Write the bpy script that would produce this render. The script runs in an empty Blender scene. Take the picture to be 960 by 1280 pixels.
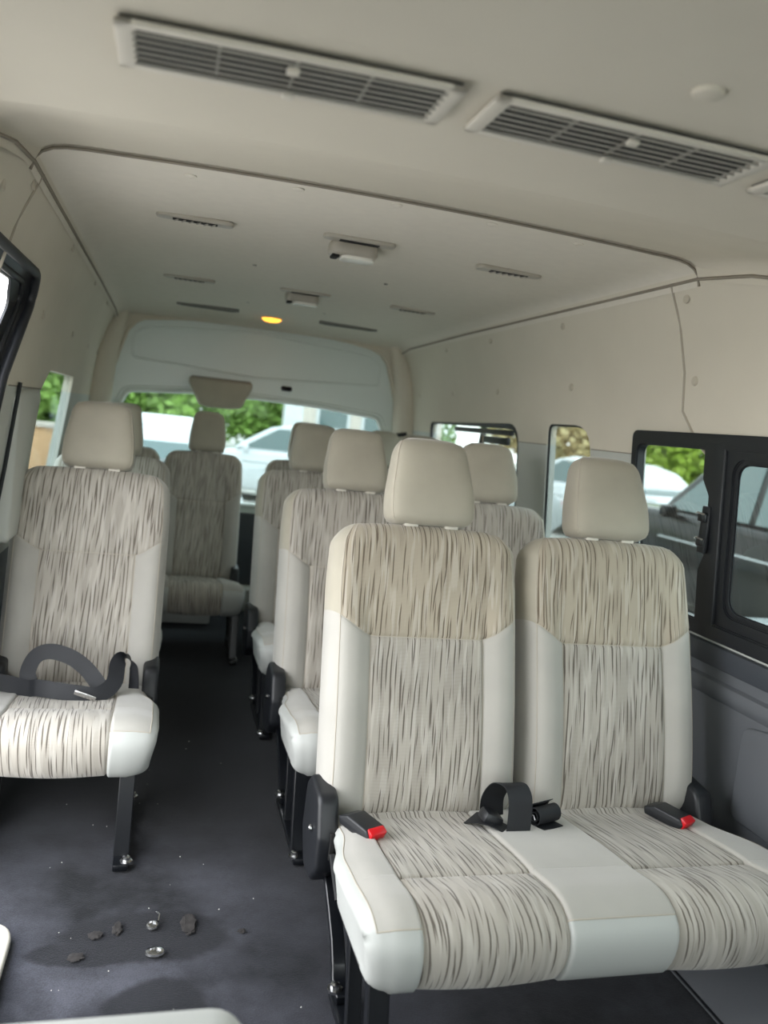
import bpy, bmesh, math, random
from mathutils import Vector, Matrix, noise
random.seed(7)
sc = bpy.context.scene
COL = sc.collection
PI = math.pi
# ------------------------------------------------------------------ camera
CAMZ = 1.07
def cam_setup():
    f = 1020.0
    V1 = (213 - 480, 506 - 640); dy = 946 - 640
    dx = (-f * f - V1[1] * dy) / V1[0]
    Y = Vector((V1[0], V1[1], f)).normalized(); X = Vector((dx, dy, f)).normalized()
    Z = -Y.cross(X) * -1.0
    Z = -(Y.cross(X))            # up expressed in image axes (x right, y down, z forward)
    R = Matrix((X, Y, Z))        # rows: world axes in image axes
    cx = R.col[0]; cy = -R.col[1]; cz = -R.col[2]
    M = Matrix(((cx[0], cy[0], cz[0], 0), (cx[1], cy[1], cz[1], 0), (cx[2], cy[2], cz[2], CAMZ), (0, 0, 0, 1)))
    cam = bpy.data.cameras.new('camera'); o = bpy.data.objects.new('camera', cam); COL.objects.link(o)
    o.matrix_world = M
    cam.sensor_fit = 'VERTICAL'; cam.sensor_height = 24.0; cam.lens = f / 1280 * 24.0
    cam.clip_start = 0.02; cam.clip_end = 300
    cam.dof.use_dof = True; cam.dof.focus_distance = 1.75; cam.dof.aperture_fstop = 2.0
    sc.camera = o
cam_setup()
# ------------------------------------------------------------------ world, light, exposure
w = bpy.data.worlds.new('sky'); sc.world = w; w.use_nodes = True
nt = w.node_tree; nt.nodes.clear()
wo = nt.nodes.new('ShaderNodeOutputWorld'); bg = nt.nodes.new('ShaderNodeBackground')
tc = nt.nodes.new('ShaderNodeTexCoord'); sep = nt.nodes.new('ShaderNodeSeparateXYZ')
cr = nt.nodes.new('ShaderNodeValToRGB')
cr.color_ramp.elements[0].position = 0.0; cr.color_ramp.elements[0].color = (0.95, 0.95, 0.95, 1)
cr.color_ramp.elements[1].position = 0.9; cr.color_ramp.elements[1].color = (0.88, 0.93, 1.0, 1)
nt.links.new(tc.outputs['Generated'], sep.inputs[0]); nt.links.new(sep.outputs[2], cr.inputs[0])
nt.links.new(cr.outputs[0], bg.inputs[0]); bg.inputs[1].default_value = 4.6
nt.links.new(bg.outputs[0], wo.inputs[0])
def portal(loc, rot, sx, sy):
    l = bpy.data.lights.new('daylight_portal', 'AREA'); l.shape = 'RECTANGLE'; l.size = sx; l.size_y = sy
    l.cycles.is_portal = True
    o = bpy.data.objects.new('daylight_portal', l); COL.objects.link(o); o.location = loc; o.rotation_euler = rot
portal((-.52, 1.52, .70), (0, -PI/2, 0), 1.4, 1.65)        # open sliding door
portal((.4625, -1.50, 1.02), (PI/2, 0, 0), 1.7, .95)       # windscreen
portal((1.45, .95, .90), (0, PI/2, 0), .6, 2.5)            # right windows
portal((1.45, 3.2, .90), (0, PI/2, 0), .6, 1.9)
portal((-.53, -.6, .90), (0, -PI/2, 0), .6, 1.3)           # cab side windows
portal((1.45, -.8, .90), (0, PI/2, 0), .6, 1.1)
portal((-.53, 3.15, .90), (0, -PI/2, 0), .6, 1.3)
portal((.4625, 4.68, .85), (-PI/2, 0, 0), 1.7, .7)         # tailgate glass
vs = sc.view_settings
vs.view_transform = 'Standard'; vs.look = 'None'; vs.gamma = 1.0; vs.use_curve_mapping = False
vs.exposure = 0.66
try:
    sc.cycles.diffuse_bounces = 10; sc.cycles.max_bounces = 14; sc.cycles.transparent_max_bounces = 16; sc.cycles.use_denoising = True
except Exception: pass
# ------------------------------------------------------------------ materials
def srgb(r, g, b):
    f = lambda c: (c/255/12.92) if c/255 <= .04045 else ((c/255+.055)/1.055)**2.4
    return (f(r), f(g), f(b), 1)
def mat(name, col, rough=.6, metal=0, noise_amt=0, nscale=8, bump=0, bscale=200, spec=.5, sheen=0, emit=None, estr=0):
    m = bpy.data.materials.new(name); m.use_nodes = True; t = m.node_tree; N = t.nodes; L = t.links
    b = N['Principled BSDF']; b.inputs['Base Color'].default_value = col
    b.inputs['Roughness'].default_value = rough; b.inputs['Metallic'].default_value = metal
    b.inputs['Specular IOR Level'].default_value = spec
    if sheen: b.inputs['Sheen Weight'].default_value = sheen; b.inputs['Sheen Roughness'].default_value = .4
    if emit: b.inputs['Emission Color'].default_value = emit; b.inputs['Emission Strength'].default_value = estr
    if noise_amt or bump: c = N.new('ShaderNodeTexCoord')
    if noise_amt:
        n = N.new('ShaderNodeTexNoise'); n.inputs['Scale'].default_value = nscale; n.inputs['Detail'].default_value = 5
        L.new(c.outputs['Object'], n.inputs['Vector'])
        r = N.new('ShaderNodeMapRange'); r.inputs[1].default_value = .3; r.inputs[2].default_value = .7
        r.inputs[3].default_value = 1 - noise_amt; r.inputs[4].default_value = 1 + noise_amt
        L.new(n.outputs[0], r.inputs[0])
        mx = N.new('ShaderNodeVectorMath'); mx.operation = 'SCALE'; mx.inputs[0].default_value = col[:3]
        L.new(r.outputs[0], mx.inputs['Scale']); L.new(mx.outputs[0], b.inputs['Base Color'])
    if bump:
        n2 = N.new('ShaderNodeTexNoise'); n2.inputs['Scale'].default_value = bscale; n2.inputs['Detail'].default_value = 3
        L.new(c.outputs['Object'], n2.inputs['Vector'])
        bp = N.new('ShaderNodeBump'); bp.inputs['Strength'].default_value = bump; bp.inputs['Distance'].default_value = .001
        L.new(n2.outputs[0], bp.inputs['Height']); L.new(bp.outputs[0], b.inputs['Normal'])
    return m
def striped(name, base, dark, light):
    """woven cloth with thin slanting slashes; UV is in metres, v runs along the slashes"""
    m = bpy.data.materials.new(name); m.use_nodes = True; t = m.node_tree; N = t.nodes; L = t.links
    b = N['Principled BSDF']; b.inputs['Roughness'].default_value = .85; b.inputs['Specular IOR Level'].default_value = .2
    b.inputs['Sheen Weight'].default_value = .25
    uv = N.new('ShaderNodeUVMap'); uv.uv_map = 'cloth'
    sp = N.new('ShaderNodeSeparateXYZ'); L.new(uv.outputs[0], sp.inputs[0])
    def math_(op, a, bb=None, c=None):
        n = N.new('ShaderNodeMath'); n.operation = op
        for i, v in enumerate((a, bb, c)):
            if v is None: continue
            if isinstance(v, (int, float)): n.inputs[i].default_value = v
            else: L.new(v, n.inputs[i])
        return n.outputs[0]
    u, v = sp.outputs[0], sp.outputs[1]
    def layer(su, sv, shear, off, lo, hi):
        uu = math_('ADD', math_('MULTIPLY', math_('SUBTRACT', u, math_('MULTIPLY', v, shear)), su), off)
        vv = math_('MULTIPLY', v, sv)
        cb = N.new('ShaderNodeCombineXYZ'); L.new(uu, cb.inputs[0]); L.new(vv, cb.inputs[1]); cb.inputs[2].default_value = off
        n = N.new('ShaderNodeTexNoise'); n.inputs['Scale'].default_value = 1; n.inputs['Detail'].default_value = 0
        L.new(cb.outputs[0], n.inputs['Vector'])
        r = N.new('ShaderNodeMapRange'); r.interpolation_type = 'SMOOTHSTEP'
        r.inputs[1].default_value = lo; r.inputs[2].default_value = hi
        L.new(n.outputs[0], r.inputs[0]); return r.outputs[0]
    def nz(x_, y_, z_=0.0):
        cb = N.new('ShaderNodeCombineXYZ')
        for i, q in enumerate((x_, y_, z_)):
            if isinstance(q, (int, float)): cb.inputs[i].default_value = q
            else: L.new(q, cb.inputs[i])
        n = N.new('ShaderNodeTexNoise'); n.inputs['Scale'].default_value = 1; n.inputs['Detail'].default_value = 0
        L.new(cb.outputs[0], n.inputs['Vector']); return n.outputs[0]
    def strokes(freq, wob, shear, seed, vf, lo, hi, wmax):
        ph = math_('ADD', math_('MULTIPLY', math_('SUBTRACT', u, math_('MULTIPLY', v, shear)), freq), math_('MULTIPLY', nz(math_('MULTIPLY', u, 14), math_('MULTIPLY', v, 5), seed), wob))
        ph = math_('ADD', ph, 200 + seed)
        idx = math_('FLOOR', ph); fr = math_('FRACT', ph)
        th = N.new('ShaderNodeMapRange'); th.inputs[1].default_value = lo; th.inputs[2].default_value = hi; th.inputs[3].default_value = 0; th.inputs[4].default_value = wmax
        L.new(nz(math_('MULTIPLY', idx, 5.37), math_('ADD', math_('MULTIPLY', v, vf), math_('MULTIPLY', idx, 3.71)), seed * 2.0), th.inputs[0])
        d = math_('ABSOLUTE', math_('SUBTRACT', fr, .5))
        r = N.new('ShaderNodeMapRange'); r.interpolation_type = 'SMOOTHSTEP'; r.inputs[1].default_value = .0; r.inputs[2].default_value = .07
        L.new(math_('SUBTRACT', th.outputs[0], d), r.inputs[0]); return r.outputs[0]
    s1 = strokes(98, 1.1, .03, 3.0, 11, .41, .65, .19)
    s2 = strokes(74, 1.3, .08, 11.0, 12, .46, .67, .14)
    li = layer(120, 10, .05, 41.3, .56, .66)
    rib = math_('MULTIPLY_ADD', math_('SINE', math_('MULTIPLY', v, 2900)), .5, .5)
    ribz = layer(60, 5, .05, 77.0, .50, .62)
    dk = math_('MAXIMUM', s1, s2)
    m1 = N.new('ShaderNodeMix'); m1.data_type = 'RGBA'; m1.inputs[6].default_value = base; m1.inputs[7].default_value = light
    L.new(math_('MULTIPLY', li, .8), m1.inputs[0])
    m2 = N.new('ShaderNodeMix'); m2.data_type = 'RGBA'; L.new(m1.outputs[2], m2.inputs[6]); m2.inputs[7].default_value = dark
    L.new(math_('MULTIPLY', math_('MULTIPLY', rib, ribz), .3), m2.inputs[0])
    m3 = N.new('ShaderNodeMix'); m3.data_type = 'RGBA'; L.new(m2.outputs[2], m3.inputs[6]); m3.inputs[7].default_value = dark
    L.new(math_('MULTIPLY', dk, .88), m3.inputs[0])
    co = N.new('ShaderNodeTexCoord'); n = N.new('ShaderNodeTexNoise'); n.inputs['Scale'].default_value = 5; n.inputs['Detail'].default_value = 4
    L.new(co.outputs['Object'], n.inputs['Vector'])
    r = N.new('ShaderNodeMapRange'); r.inputs[1].default_value = .3; r.inputs[2].default_value = .7; r.inputs[3].default_value = .92; r.inputs[4].default_value = 1.06
    L.new(n.outputs[0], r.inputs[0])
    sc_ = N.new('ShaderNodeVectorMath'); sc_.operation = 'SCALE'; L.new(m3.outputs[2], sc_.inputs[0]); L.new(r.outputs[0], sc_.inputs['Scale'])
    L.new(sc_.outputs[0], b.inputs['Base Color'])
    bp = N.new('ShaderNodeBump'); bp.inputs['Strength'].default_value = .35; bp.inputs['Distance'].default_value = .001
    L.new(math_('SUBTRACT', math_('MULTIPLY', rib, .3), dk), bp.inputs['Height']); L.new(bp.outputs[0], b.inputs['Normal'])
    return m
M = {}
M['stripe'] = striped('striped_cloth', srgb(177, 171, 161), srgb(88, 80, 72), srgb(192, 187, 178))
M['stripe_tan'] = striped('striped_cloth_worn', srgb(174, 164, 147), srgb(96, 84, 70), srgb(190, 182, 168))
M['suede'] = mat('suede', srgb(176, 173, 166), .85, noise_amt=.06, nscale=7, bump=.25, bscale=500, sheen=.5, spec=.2)
M['suede_hr'] = mat('headrest_suede', srgb(171, 165, 150), .8, noise_amt=.07, nscale=9, bump=.2, bscale=400, sheen=.35, spec=.25)
M['vinyl'] = mat('vinyl', srgb(182, 184, 180), .5, noise_amt=.02, nscale=6, bump=.1, bscale=500)
M['seam'] = mat('seam_piping', srgb(178, 170, 156), .7)
M['black'] = mat('black_plastic', srgb(27, 29, 33), .42, bump=.15, bscale=900)
M['black_metal'] = mat('black_metal', srgb(16, 18, 22), .3, spec=.6)
M['strap'] = mat('black_webbing', srgb(23, 25, 30), .6, bump=.4, bscale=900)
M['chrome'] = mat('steel', srgb(200, 200, 200), .25, metal=1)
M['red'] = mat('red_plastic', srgb(205, 22, 32), .3)
M['clear_cream'] = mat('cream_plastic', srgb(205, 200, 188), .4)
M['headliner'] = mat('headliner', srgb(218, 212, 200), .9, noise_amt=.02, nscale=30, bump=.25, bscale=350, spec=.15)
M['trim'] = mat('trim_beige', srgb(210, 203, 188), .7, noise_amt=.02, nscale=6, bump=.2, bscale=500, spec=.3)
M['trim_grey'] = mat('trim_grey', srgb(190, 192, 186), .55, bump=.1, bscale=500)
M['lower'] = mat('lower_panel', srgb(100, 103, 108), .55, noise_amt=.05, nscale=6, bump=.3, bscale=700)
M['lower_dark'] = mat('lower_trim_dark', srgb(64, 68, 75), .5, bump=.3, bscale=700)
M['gap'] = mat('shadow_gap_rubber', srgb(138, 130, 118), .9)
M['vent'] = mat('vent_frame', srgb(206, 200, 188), .5)
M['slat'] = mat('vent_slat', srgb(160, 155, 146), .5)
M['dark'] = mat('vent_dark', srgb(14, 14, 14), .8)
M['paint'] = mat('tailgate_paint', srgb(222, 230, 227), .3, spec=.5)
M['rubber'] = mat('rubber', srgb(26, 28, 32), .5)
M['amber'] = mat('amber_lamp', srgb(255, 170, 60), .4, emit=srgb(255, 165, 50), estr=2.2)
M['lens'] = mat('lamp_lens', srgb(225, 222, 212), .25)
M['asphalt'] = mat('asphalt', srgb(176, 173, 167), .9, noise_amt=.15, nscale=1.2, bump=.4, bscale=60)
M['leaf'] = mat('leaf', srgb(132, 165, 80), .6, noise_amt=.4, nscale=1.5)
M['leaf2'] = mat('leaf_yellow', srgb(172, 196, 84), .6, noise_amt=.35, nscale=1.5)
M['leaf3'] = mat('leaf_dry', srgb(190, 176, 130), .6, noise_amt=.3, nscale=1.5)
M['bark'] = mat('bark', srgb(96, 82, 66), .9)
M['conc'] = mat('painted_wall', srgb(196, 186, 176), .8, noise_amt=.04, nscale=1)
M['tanwall'] = mat('tan_wall', srgb(205, 165, 125), .8, noise_amt=.06, nscale=1)
M['carblack'] = mat('car_paint_black', srgb(12, 15, 16), .2, spec=.3)
M['carwhite'] = mat('car_paint_white', srgb(205, 208, 210), .2)
M['carsilver'] = mat('car_paint_silver', srgb(160, 166, 168), .25, metal=.3)
M['carblue'] = mat('blue_band', srgb(60, 140, 200), .3)
M['carglass'] = mat('car_glass', srgb(70, 92, 92), .08, spec=.9)
M['tyre'] = mat('tyre', srgb(38, 40, 42), .8)
M['rim'] = mat('alloy', srgb(185, 188, 190), .3, metal=.6)
M['seamline'] = mat('panel_joint', srgb(168, 160, 146), .9)
M['clip'] = mat('clip_plastic', srgb(192, 184, 168), .5)
M['vent2'] = mat('outlet_plastic', srgb(168, 162, 150), .4)
M['debris'] = mat('debris', srgb(48, 45, 44), .9, noise_amt=.4, nscale=60)
M['label'] = mat('label_grey', srgb(120, 118, 112), .6)
def glass(name, tint):
    m = bpy.data.materials.new(name); m.use_nodes = True; t = m.node_tree; N = t.nodes; L = t.links; N.clear()
    o = N.new('ShaderNodeOutputMaterial'); tr = N.new('ShaderNodeBsdfTransparent'); g = N.new('ShaderNodeBsdfGlossy')
    g.inputs['Roughness'].default_value = .02; tr.inputs[0].default_value = tint
    fr = N.new('ShaderNodeFresnel'); fr.inputs[0].default_value = 1.45; mx = N.new('ShaderNodeMixShader')
    mu = N.new('ShaderNodeMath'); mu.operation = 'MULTIPLY'; mu.inputs[1].default_value = .12
    L.new(fr.outputs[0], mu.inputs[0]); L.new(mu.outputs[0], mx.inputs[0])
    L.new(tr.outputs[0], mx.inputs[1]); L.new(g.outputs[0], mx.inputs[2]); L.new(mx.outputs[0], o.inputs[0])
    return m
# tints deepened to dim the view outside; each acts on both pane faces
M['glass_tint'] = glass('dimming_tint_glass', (.54, .59, .58, 1))
M['glass_rear'] = glass('rear_glass', (.56, .62, .61, 1))
M['glass_clear'] = glass('clear_glass', (.93, .96, .95, 1))
# carpet: dark navy pile, paler towards the sliding door, with damp stains
def carpet():
    m = bpy.data.materials.new('carpet'); m.use_nodes = True; t = m.node_tree; N = t.nodes; L = t.links
    b = N['Principled BSDF']; b.inputs['Roughness'].default_value = .95; b.inputs['Specular IOR Level'].default_value = .1
    b.inputs['Sheen Weight'].default_value = .15
    co = N.new('ShaderNodeTexCoord')
    n = N.new('ShaderNodeTexNoise'); n.inputs['Scale'].default_value = 3.2; n.inputs['Detail'].default_value = 6; n.inputs['Roughness'].default_value = .6
    L.new(co.outputs['Object'], n.inputs['Vector'])
    r = N.new('ShaderNodeMapRange'); r.inputs[1].default_value = .36; r.inputs[2].default_value = .66; L.new(n.outputs[0], r.inputs[0])
    # paler zone by the sliding door, darker to the rear and right
    sp = N.new('ShaderNodeSeparateXYZ'); L.new(co.outputs['Object'], sp.inputs[0])
    z = N.new('ShaderNodeMapRange'); z.interpolation_type = 'SMOOTHSTEP'; z.inputs[1].default_value = 2.35; z.inputs[2].default_value = 1.35; z.inputs[3].default_value = .12; z.inputs[4].default_value = 1
    L.new(sp.outputs[1], z.inputs[0])
    zx = N.new('ShaderNodeMapRange'); zx.interpolation_type = 'SMOOTHSTEP'; zx.inputs[1].default_value = .38; zx.inputs[2].default_value = .05; zx.inputs[3].default_value = .45; zx.inputs[4].default_value = 1
    L.new(sp.outputs[0], zx.inputs[0])
    mu = N.new('ShaderNodeMath'); mu.operation = 'MULTIPLY'; L.new(z.outputs[0], mu.inputs[0]); L.new(zx.outputs[0], mu.inputs[1])
    mu2 = N.new('ShaderNodeMath'); mu2.operation = 'MULTIPLY'; L.new(mu.outputs[0], mu2.inputs[0]); L.new(r.outputs[0], mu2.inputs[1])
    mx = N.new('ShaderNodeMix'); mx.data_type = 'RGBA'; mx.inputs[6].default_value = srgb(10, 12, 18); mx.inputs[7].default_value = srgb(82, 83, 92)
    L.new(mu2.outputs[0], mx.inputs[0])
    # damp stain
    def blob(cx, cy, sx, sy):
        v = N.new('ShaderNodeVectorMath'); v.operation = 'SUBTRACT'; L.new(co.outputs['Object'], v.inputs[0]); v.inputs[1].default_value = (cx, cy, 0)
        v2 = N.new('ShaderNodeVectorMath'); v2.operation = 'MULTIPLY'; L.new(v.outputs[0], v2.inputs[0]); v2.inputs[1].default_value = (1/sx, 1/sy, 0)
        ln = N.new('ShaderNodeVectorMath'); ln.operation = 'LENGTH'; L.new(v2.outputs[0], ln.inputs[0])
        nn = N.new('ShaderNodeMath'); nn.operation = 'MULTIPLY_ADD'; L.new(n.outputs[0], nn.inputs[0]); nn.inputs[1].default_value = 1.3; L.new(ln.outputs['Value'], nn.inputs[2])
        rr = N.new('ShaderNodeMapRange'); rr.interpolation_type = 'SMOOTHSTEP'; rr.inputs[1].default_value = 1.75; rr.inputs[2].default_value = 1.5
        L.new(nn.outputs[0], rr.inputs[0]); return rr.outputs[0]
    a = blob(.05, 1.60, .17, .085); c2 = blob(-.06, 1.56, .13, .04); c3 = blob(.06, 1.40, .09, .08)
    m_1 = N.new('ShaderNodeMath'); m_1.operation = 'MAXIMUM'; L.new(a, m_1.inputs[0]); L.new(c2, m_1.inputs[1])
    m_2 = N.new('ShaderNodeMath'); m_2.operation = 'MAXIMUM'; L.new(m_1.outputs[0], m_2.inputs[0]); L.new(c3, m_2.inputs[1])
    ms = N.new('ShaderNodeMath'); ms.operation = 'MULTIPLY'; L.new(m_2.outputs[0], ms.inputs[0]); ms.inputs[1].default_value = .85
    mx2 = N.new('ShaderNodeMix'); mx2.data_type = 'RGBA'; L.new(ms.outputs[0], mx2.inputs[0]); L.new(mx.outputs[2], mx2.inputs[6]); mx2.inputs[7].default_value = srgb(24, 25, 30)
    f = N.new('ShaderNodeTexNoise'); f.inputs['Scale'].default_value = 420; f.inputs['Detail'].default_value = 2; L.new(co.outputs['Object'], f.inputs['Vector'])
    fr = N.new('ShaderNodeMapRange'); fr.inputs[1].default_value = .3; fr.inputs[2].default_value = .7; fr.inputs[3].default_value = .75; fr.inputs[4].default_value = 1.25
    L.new(f.outputs[0], fr.inputs[0])
    s = N.new('ShaderNodeVectorMath'); s.operation = 'SCALE'; L.new(mx2.outputs[2], s.inputs[0]); L.new(fr.outputs[0], s.inputs['Scale']); L.new(s.outputs[0], b.inputs['Base Color'])
    bp = N.new('ShaderNodeBump'); bp.inputs['Strength'].default_value = .6; bp.inputs['Distance'].default_value = .002
    L.new(f.outputs[0], bp.inputs['Height']); L.new(bp.outputs[0], b.inputs['Normal'])
    return m
M['carpet'] = carpet()
# ------------------------------------------------------------------ helpers
def tag(o, label=None, cat=None, group=None, kind=None):
    if label: o['label'] = label
    if cat: o['category'] = cat
    if group: o['group'] = group
    if kind: o['kind'] = kind
    return o
def empty(name, loc, rz=0, **k):
    o = bpy.data.objects.new(name, None); COL.objects.link(o); o.location = loc; o.rotation_euler = (0, 0, rz); o.empty_display_size = .1
    return tag(o, **k)
def mk(name, V, F, m, parent=None, smooth=True, uvs=None, sharp=None):
    me = bpy.data.meshes.new(name); me.from_pydata([tuple(v) for v in V], [], F); me.materials.append(m)
    if uvs:
        l = me.uv_layers.new(name='cloth')
        for lp in me.loops: l.data[lp.index].uv = uvs[lp.vertex_index]
    me.update()
    if smooth:
        me.polygons.foreach_set('use_smooth', [True] * len(me.polygons))
        if sharp: me.set_sharp_from_angle(angle=math.radians(sharp))
    o = bpy.data.objects.new(name, me); COL.objects.link(o)
    if parent: o.parent = parent
    return o
def mkb(name, bm, m, parent=None, smooth=True, sharp=35):
    bmesh.ops.recalc_face_normals(bm, faces=bm.faces)
    me = bpy.data.meshes.new(name); bm.to_mesh(me); bm.free(); me.materials.append(m)
    if smooth:
        me.polygons.foreach_set('use_smooth', [True] * len(me.polygons)); me.set_sharp_from_angle(angle=math.radians(sharp))
    o = bpy.data.objects.new(name, me); COL.objects.link(o)
    if parent: o.parent = parent
    return o
def abox(bm, c, s, bev=0, rot=None, seg=2):
    b2 = bmesh.new(); bmesh.ops.create_cube(b2, size=1)
    for v in b2.verts: v.co = Vector((v.co.x * s[0], v.co.y * s[1], v.co.z * s[2]))
    if bev: bmesh.ops.bevel(b2, geom=b2.edges[:] , offset=bev, segments=seg, affect='EDGES', profile=.5)
    mm = Matrix.Translation(c) @ (rot if rot else Matrix())
    b2.transform(mm)
    me = bpy.data.meshes.new('t'); b2.to_mesh(me); b2.free(); bm.from_mesh(me); bpy.data.meshes.remove(me)
def box(name, c, s, m, parent=None, bev=0, rot=None):
    bm = bmesh.new(); abox(bm, Vector(c), s, bev, rot); return mkb(name, bm, m, parent)
def atube(bm, pts, r, n=6, closed=False):
    pts = [Vector(p) for p in pts]; rings = []; L = len(pts); up = None
    for i, p in enumerate(pts):
        a = pts[i-1] if (i > 0 or closed) else p; b = pts[(i+1) % L] if (i < L-1 or closed) else p
        t = (b - a).normalized()
        if up is None: up = t.orthogonal().normalized()
        up = (up - t * up.dot(t));
        if up.length < 1e-6: up = t.orthogonal()
        up.normalize(); s = t.cross(up)
        rr = r[i] if isinstance(r, (list, tuple)) else r
        rings.append([bm.verts.new(p + (up * math.cos(k*2*PI/n) + s * math.sin(k*2*PI/n)) * rr) for k in range(n)])
    for i in range(L if closed else L-1):
        A, B = rings[i], rings[(i+1) % L]
        for k in range(n): bm.faces.new((A[k], A[(k+1) % n], B[(k+1) % n], B[k]))
    if not closed:
        bm.faces.new(rings[0][::-1]); bm.faces.new(rings[-1])
def tube(name, pts, r, m, parent=None, n=6, closed=False):
    bm = bmesh.new(); atube(bm, pts, r, n, closed); return mkb(name, bm, m, parent, sharp=60)
def lathe(bm, prof, n, mtx):
    rings = [[bm.verts.new(mtx @ Vector((r*math.cos(k*2*PI/n), r*math.sin(k*2*PI/n), z))) for k in range(n)] for r, z in prof]
    for A, B in zip(rings, rings[1:]):
        for k in range(n): bm.faces.new((A[k], A[(k+1) % n], B[(k+1) % n], B[k]))
    bm.faces.new(rings[0][::-1]); bm.faces.new(rings[-1])
def prism(bm, pts, axis, a, b, bev=0):
    """outline pts (2D) extruded along axis ('X': pts are y,z; 'Y': x,z; 'Z': x,y) from a to b"""
    f = {'X': lambda p, h: (h, p[0], p[1]), 'Y': lambda p, h: (p[0], h, p[1]), 'Z': lambda p, h: (p[0], p[1], h)}[axis]
    b2 = bmesh.new()
    A = [b2.verts.new(f(p, a)) for p in pts]; B = [b2.verts.new(f(p, b)) for p in pts]
    fa = b2.faces.new(A); fb = b2.faces.new(B[::-1]); n = len(pts)
    for i in range(n): b2.faces.new((A[i], B[i], B[(i+1) % n], A[(i+1) % n]))
    bmesh.ops.recalc_face_normals(b2, faces=b2.faces)
    if bev:
        es = [e for e in b2.edges if e in fa.edges[:] or e in fb.edges[:]]
        bmesh.ops.bevel(b2, geom=es, offset=bev, segments=3, affect='EDGES', profile=.5)
    me = bpy.data.meshes.new('t'); b2.to_mesh(me); b2.free(); bm.from_mesh(me); bpy.data.meshes.remove(me)
def sst(a, b, x):
    t = max(0, min(1, (x - a) / (b - a))); return t*t*(3-2*t)
def fillet(pts, rads, seg=5):
    out = []; n = len(pts)
    for i, p in enumerate(pts):
        p = Vector(p); a = Vector(pts[i-1]); b = Vector(pts[(i+1) % n]); r = rads[i] if isinstance(rads, (list, tuple)) else rads
        if r <= 0: out.append((p.x, p.y)); continue
        da = (a-p).normalized(); db = (b-p).normalized(); ang = da.angle(db); d = min(r / math.tan(ang/2), (a-p).length*.49, (b-p).length*.49)
        p0 = p + da*d; p1 = p + db*d
        for k in range(seg+1):
            t = k/seg; q = p0*(1-t)**2 + p*2*t*(1-t) + p1*t*t; out.append((q.x, q.y))
    return out
def copy_tree(o, parent=None):
    c = o.copy(); COL.objects.link(c); c.parent = parent
    for ch in list(o.children): copy_tree(ch, c)
    return c
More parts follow.
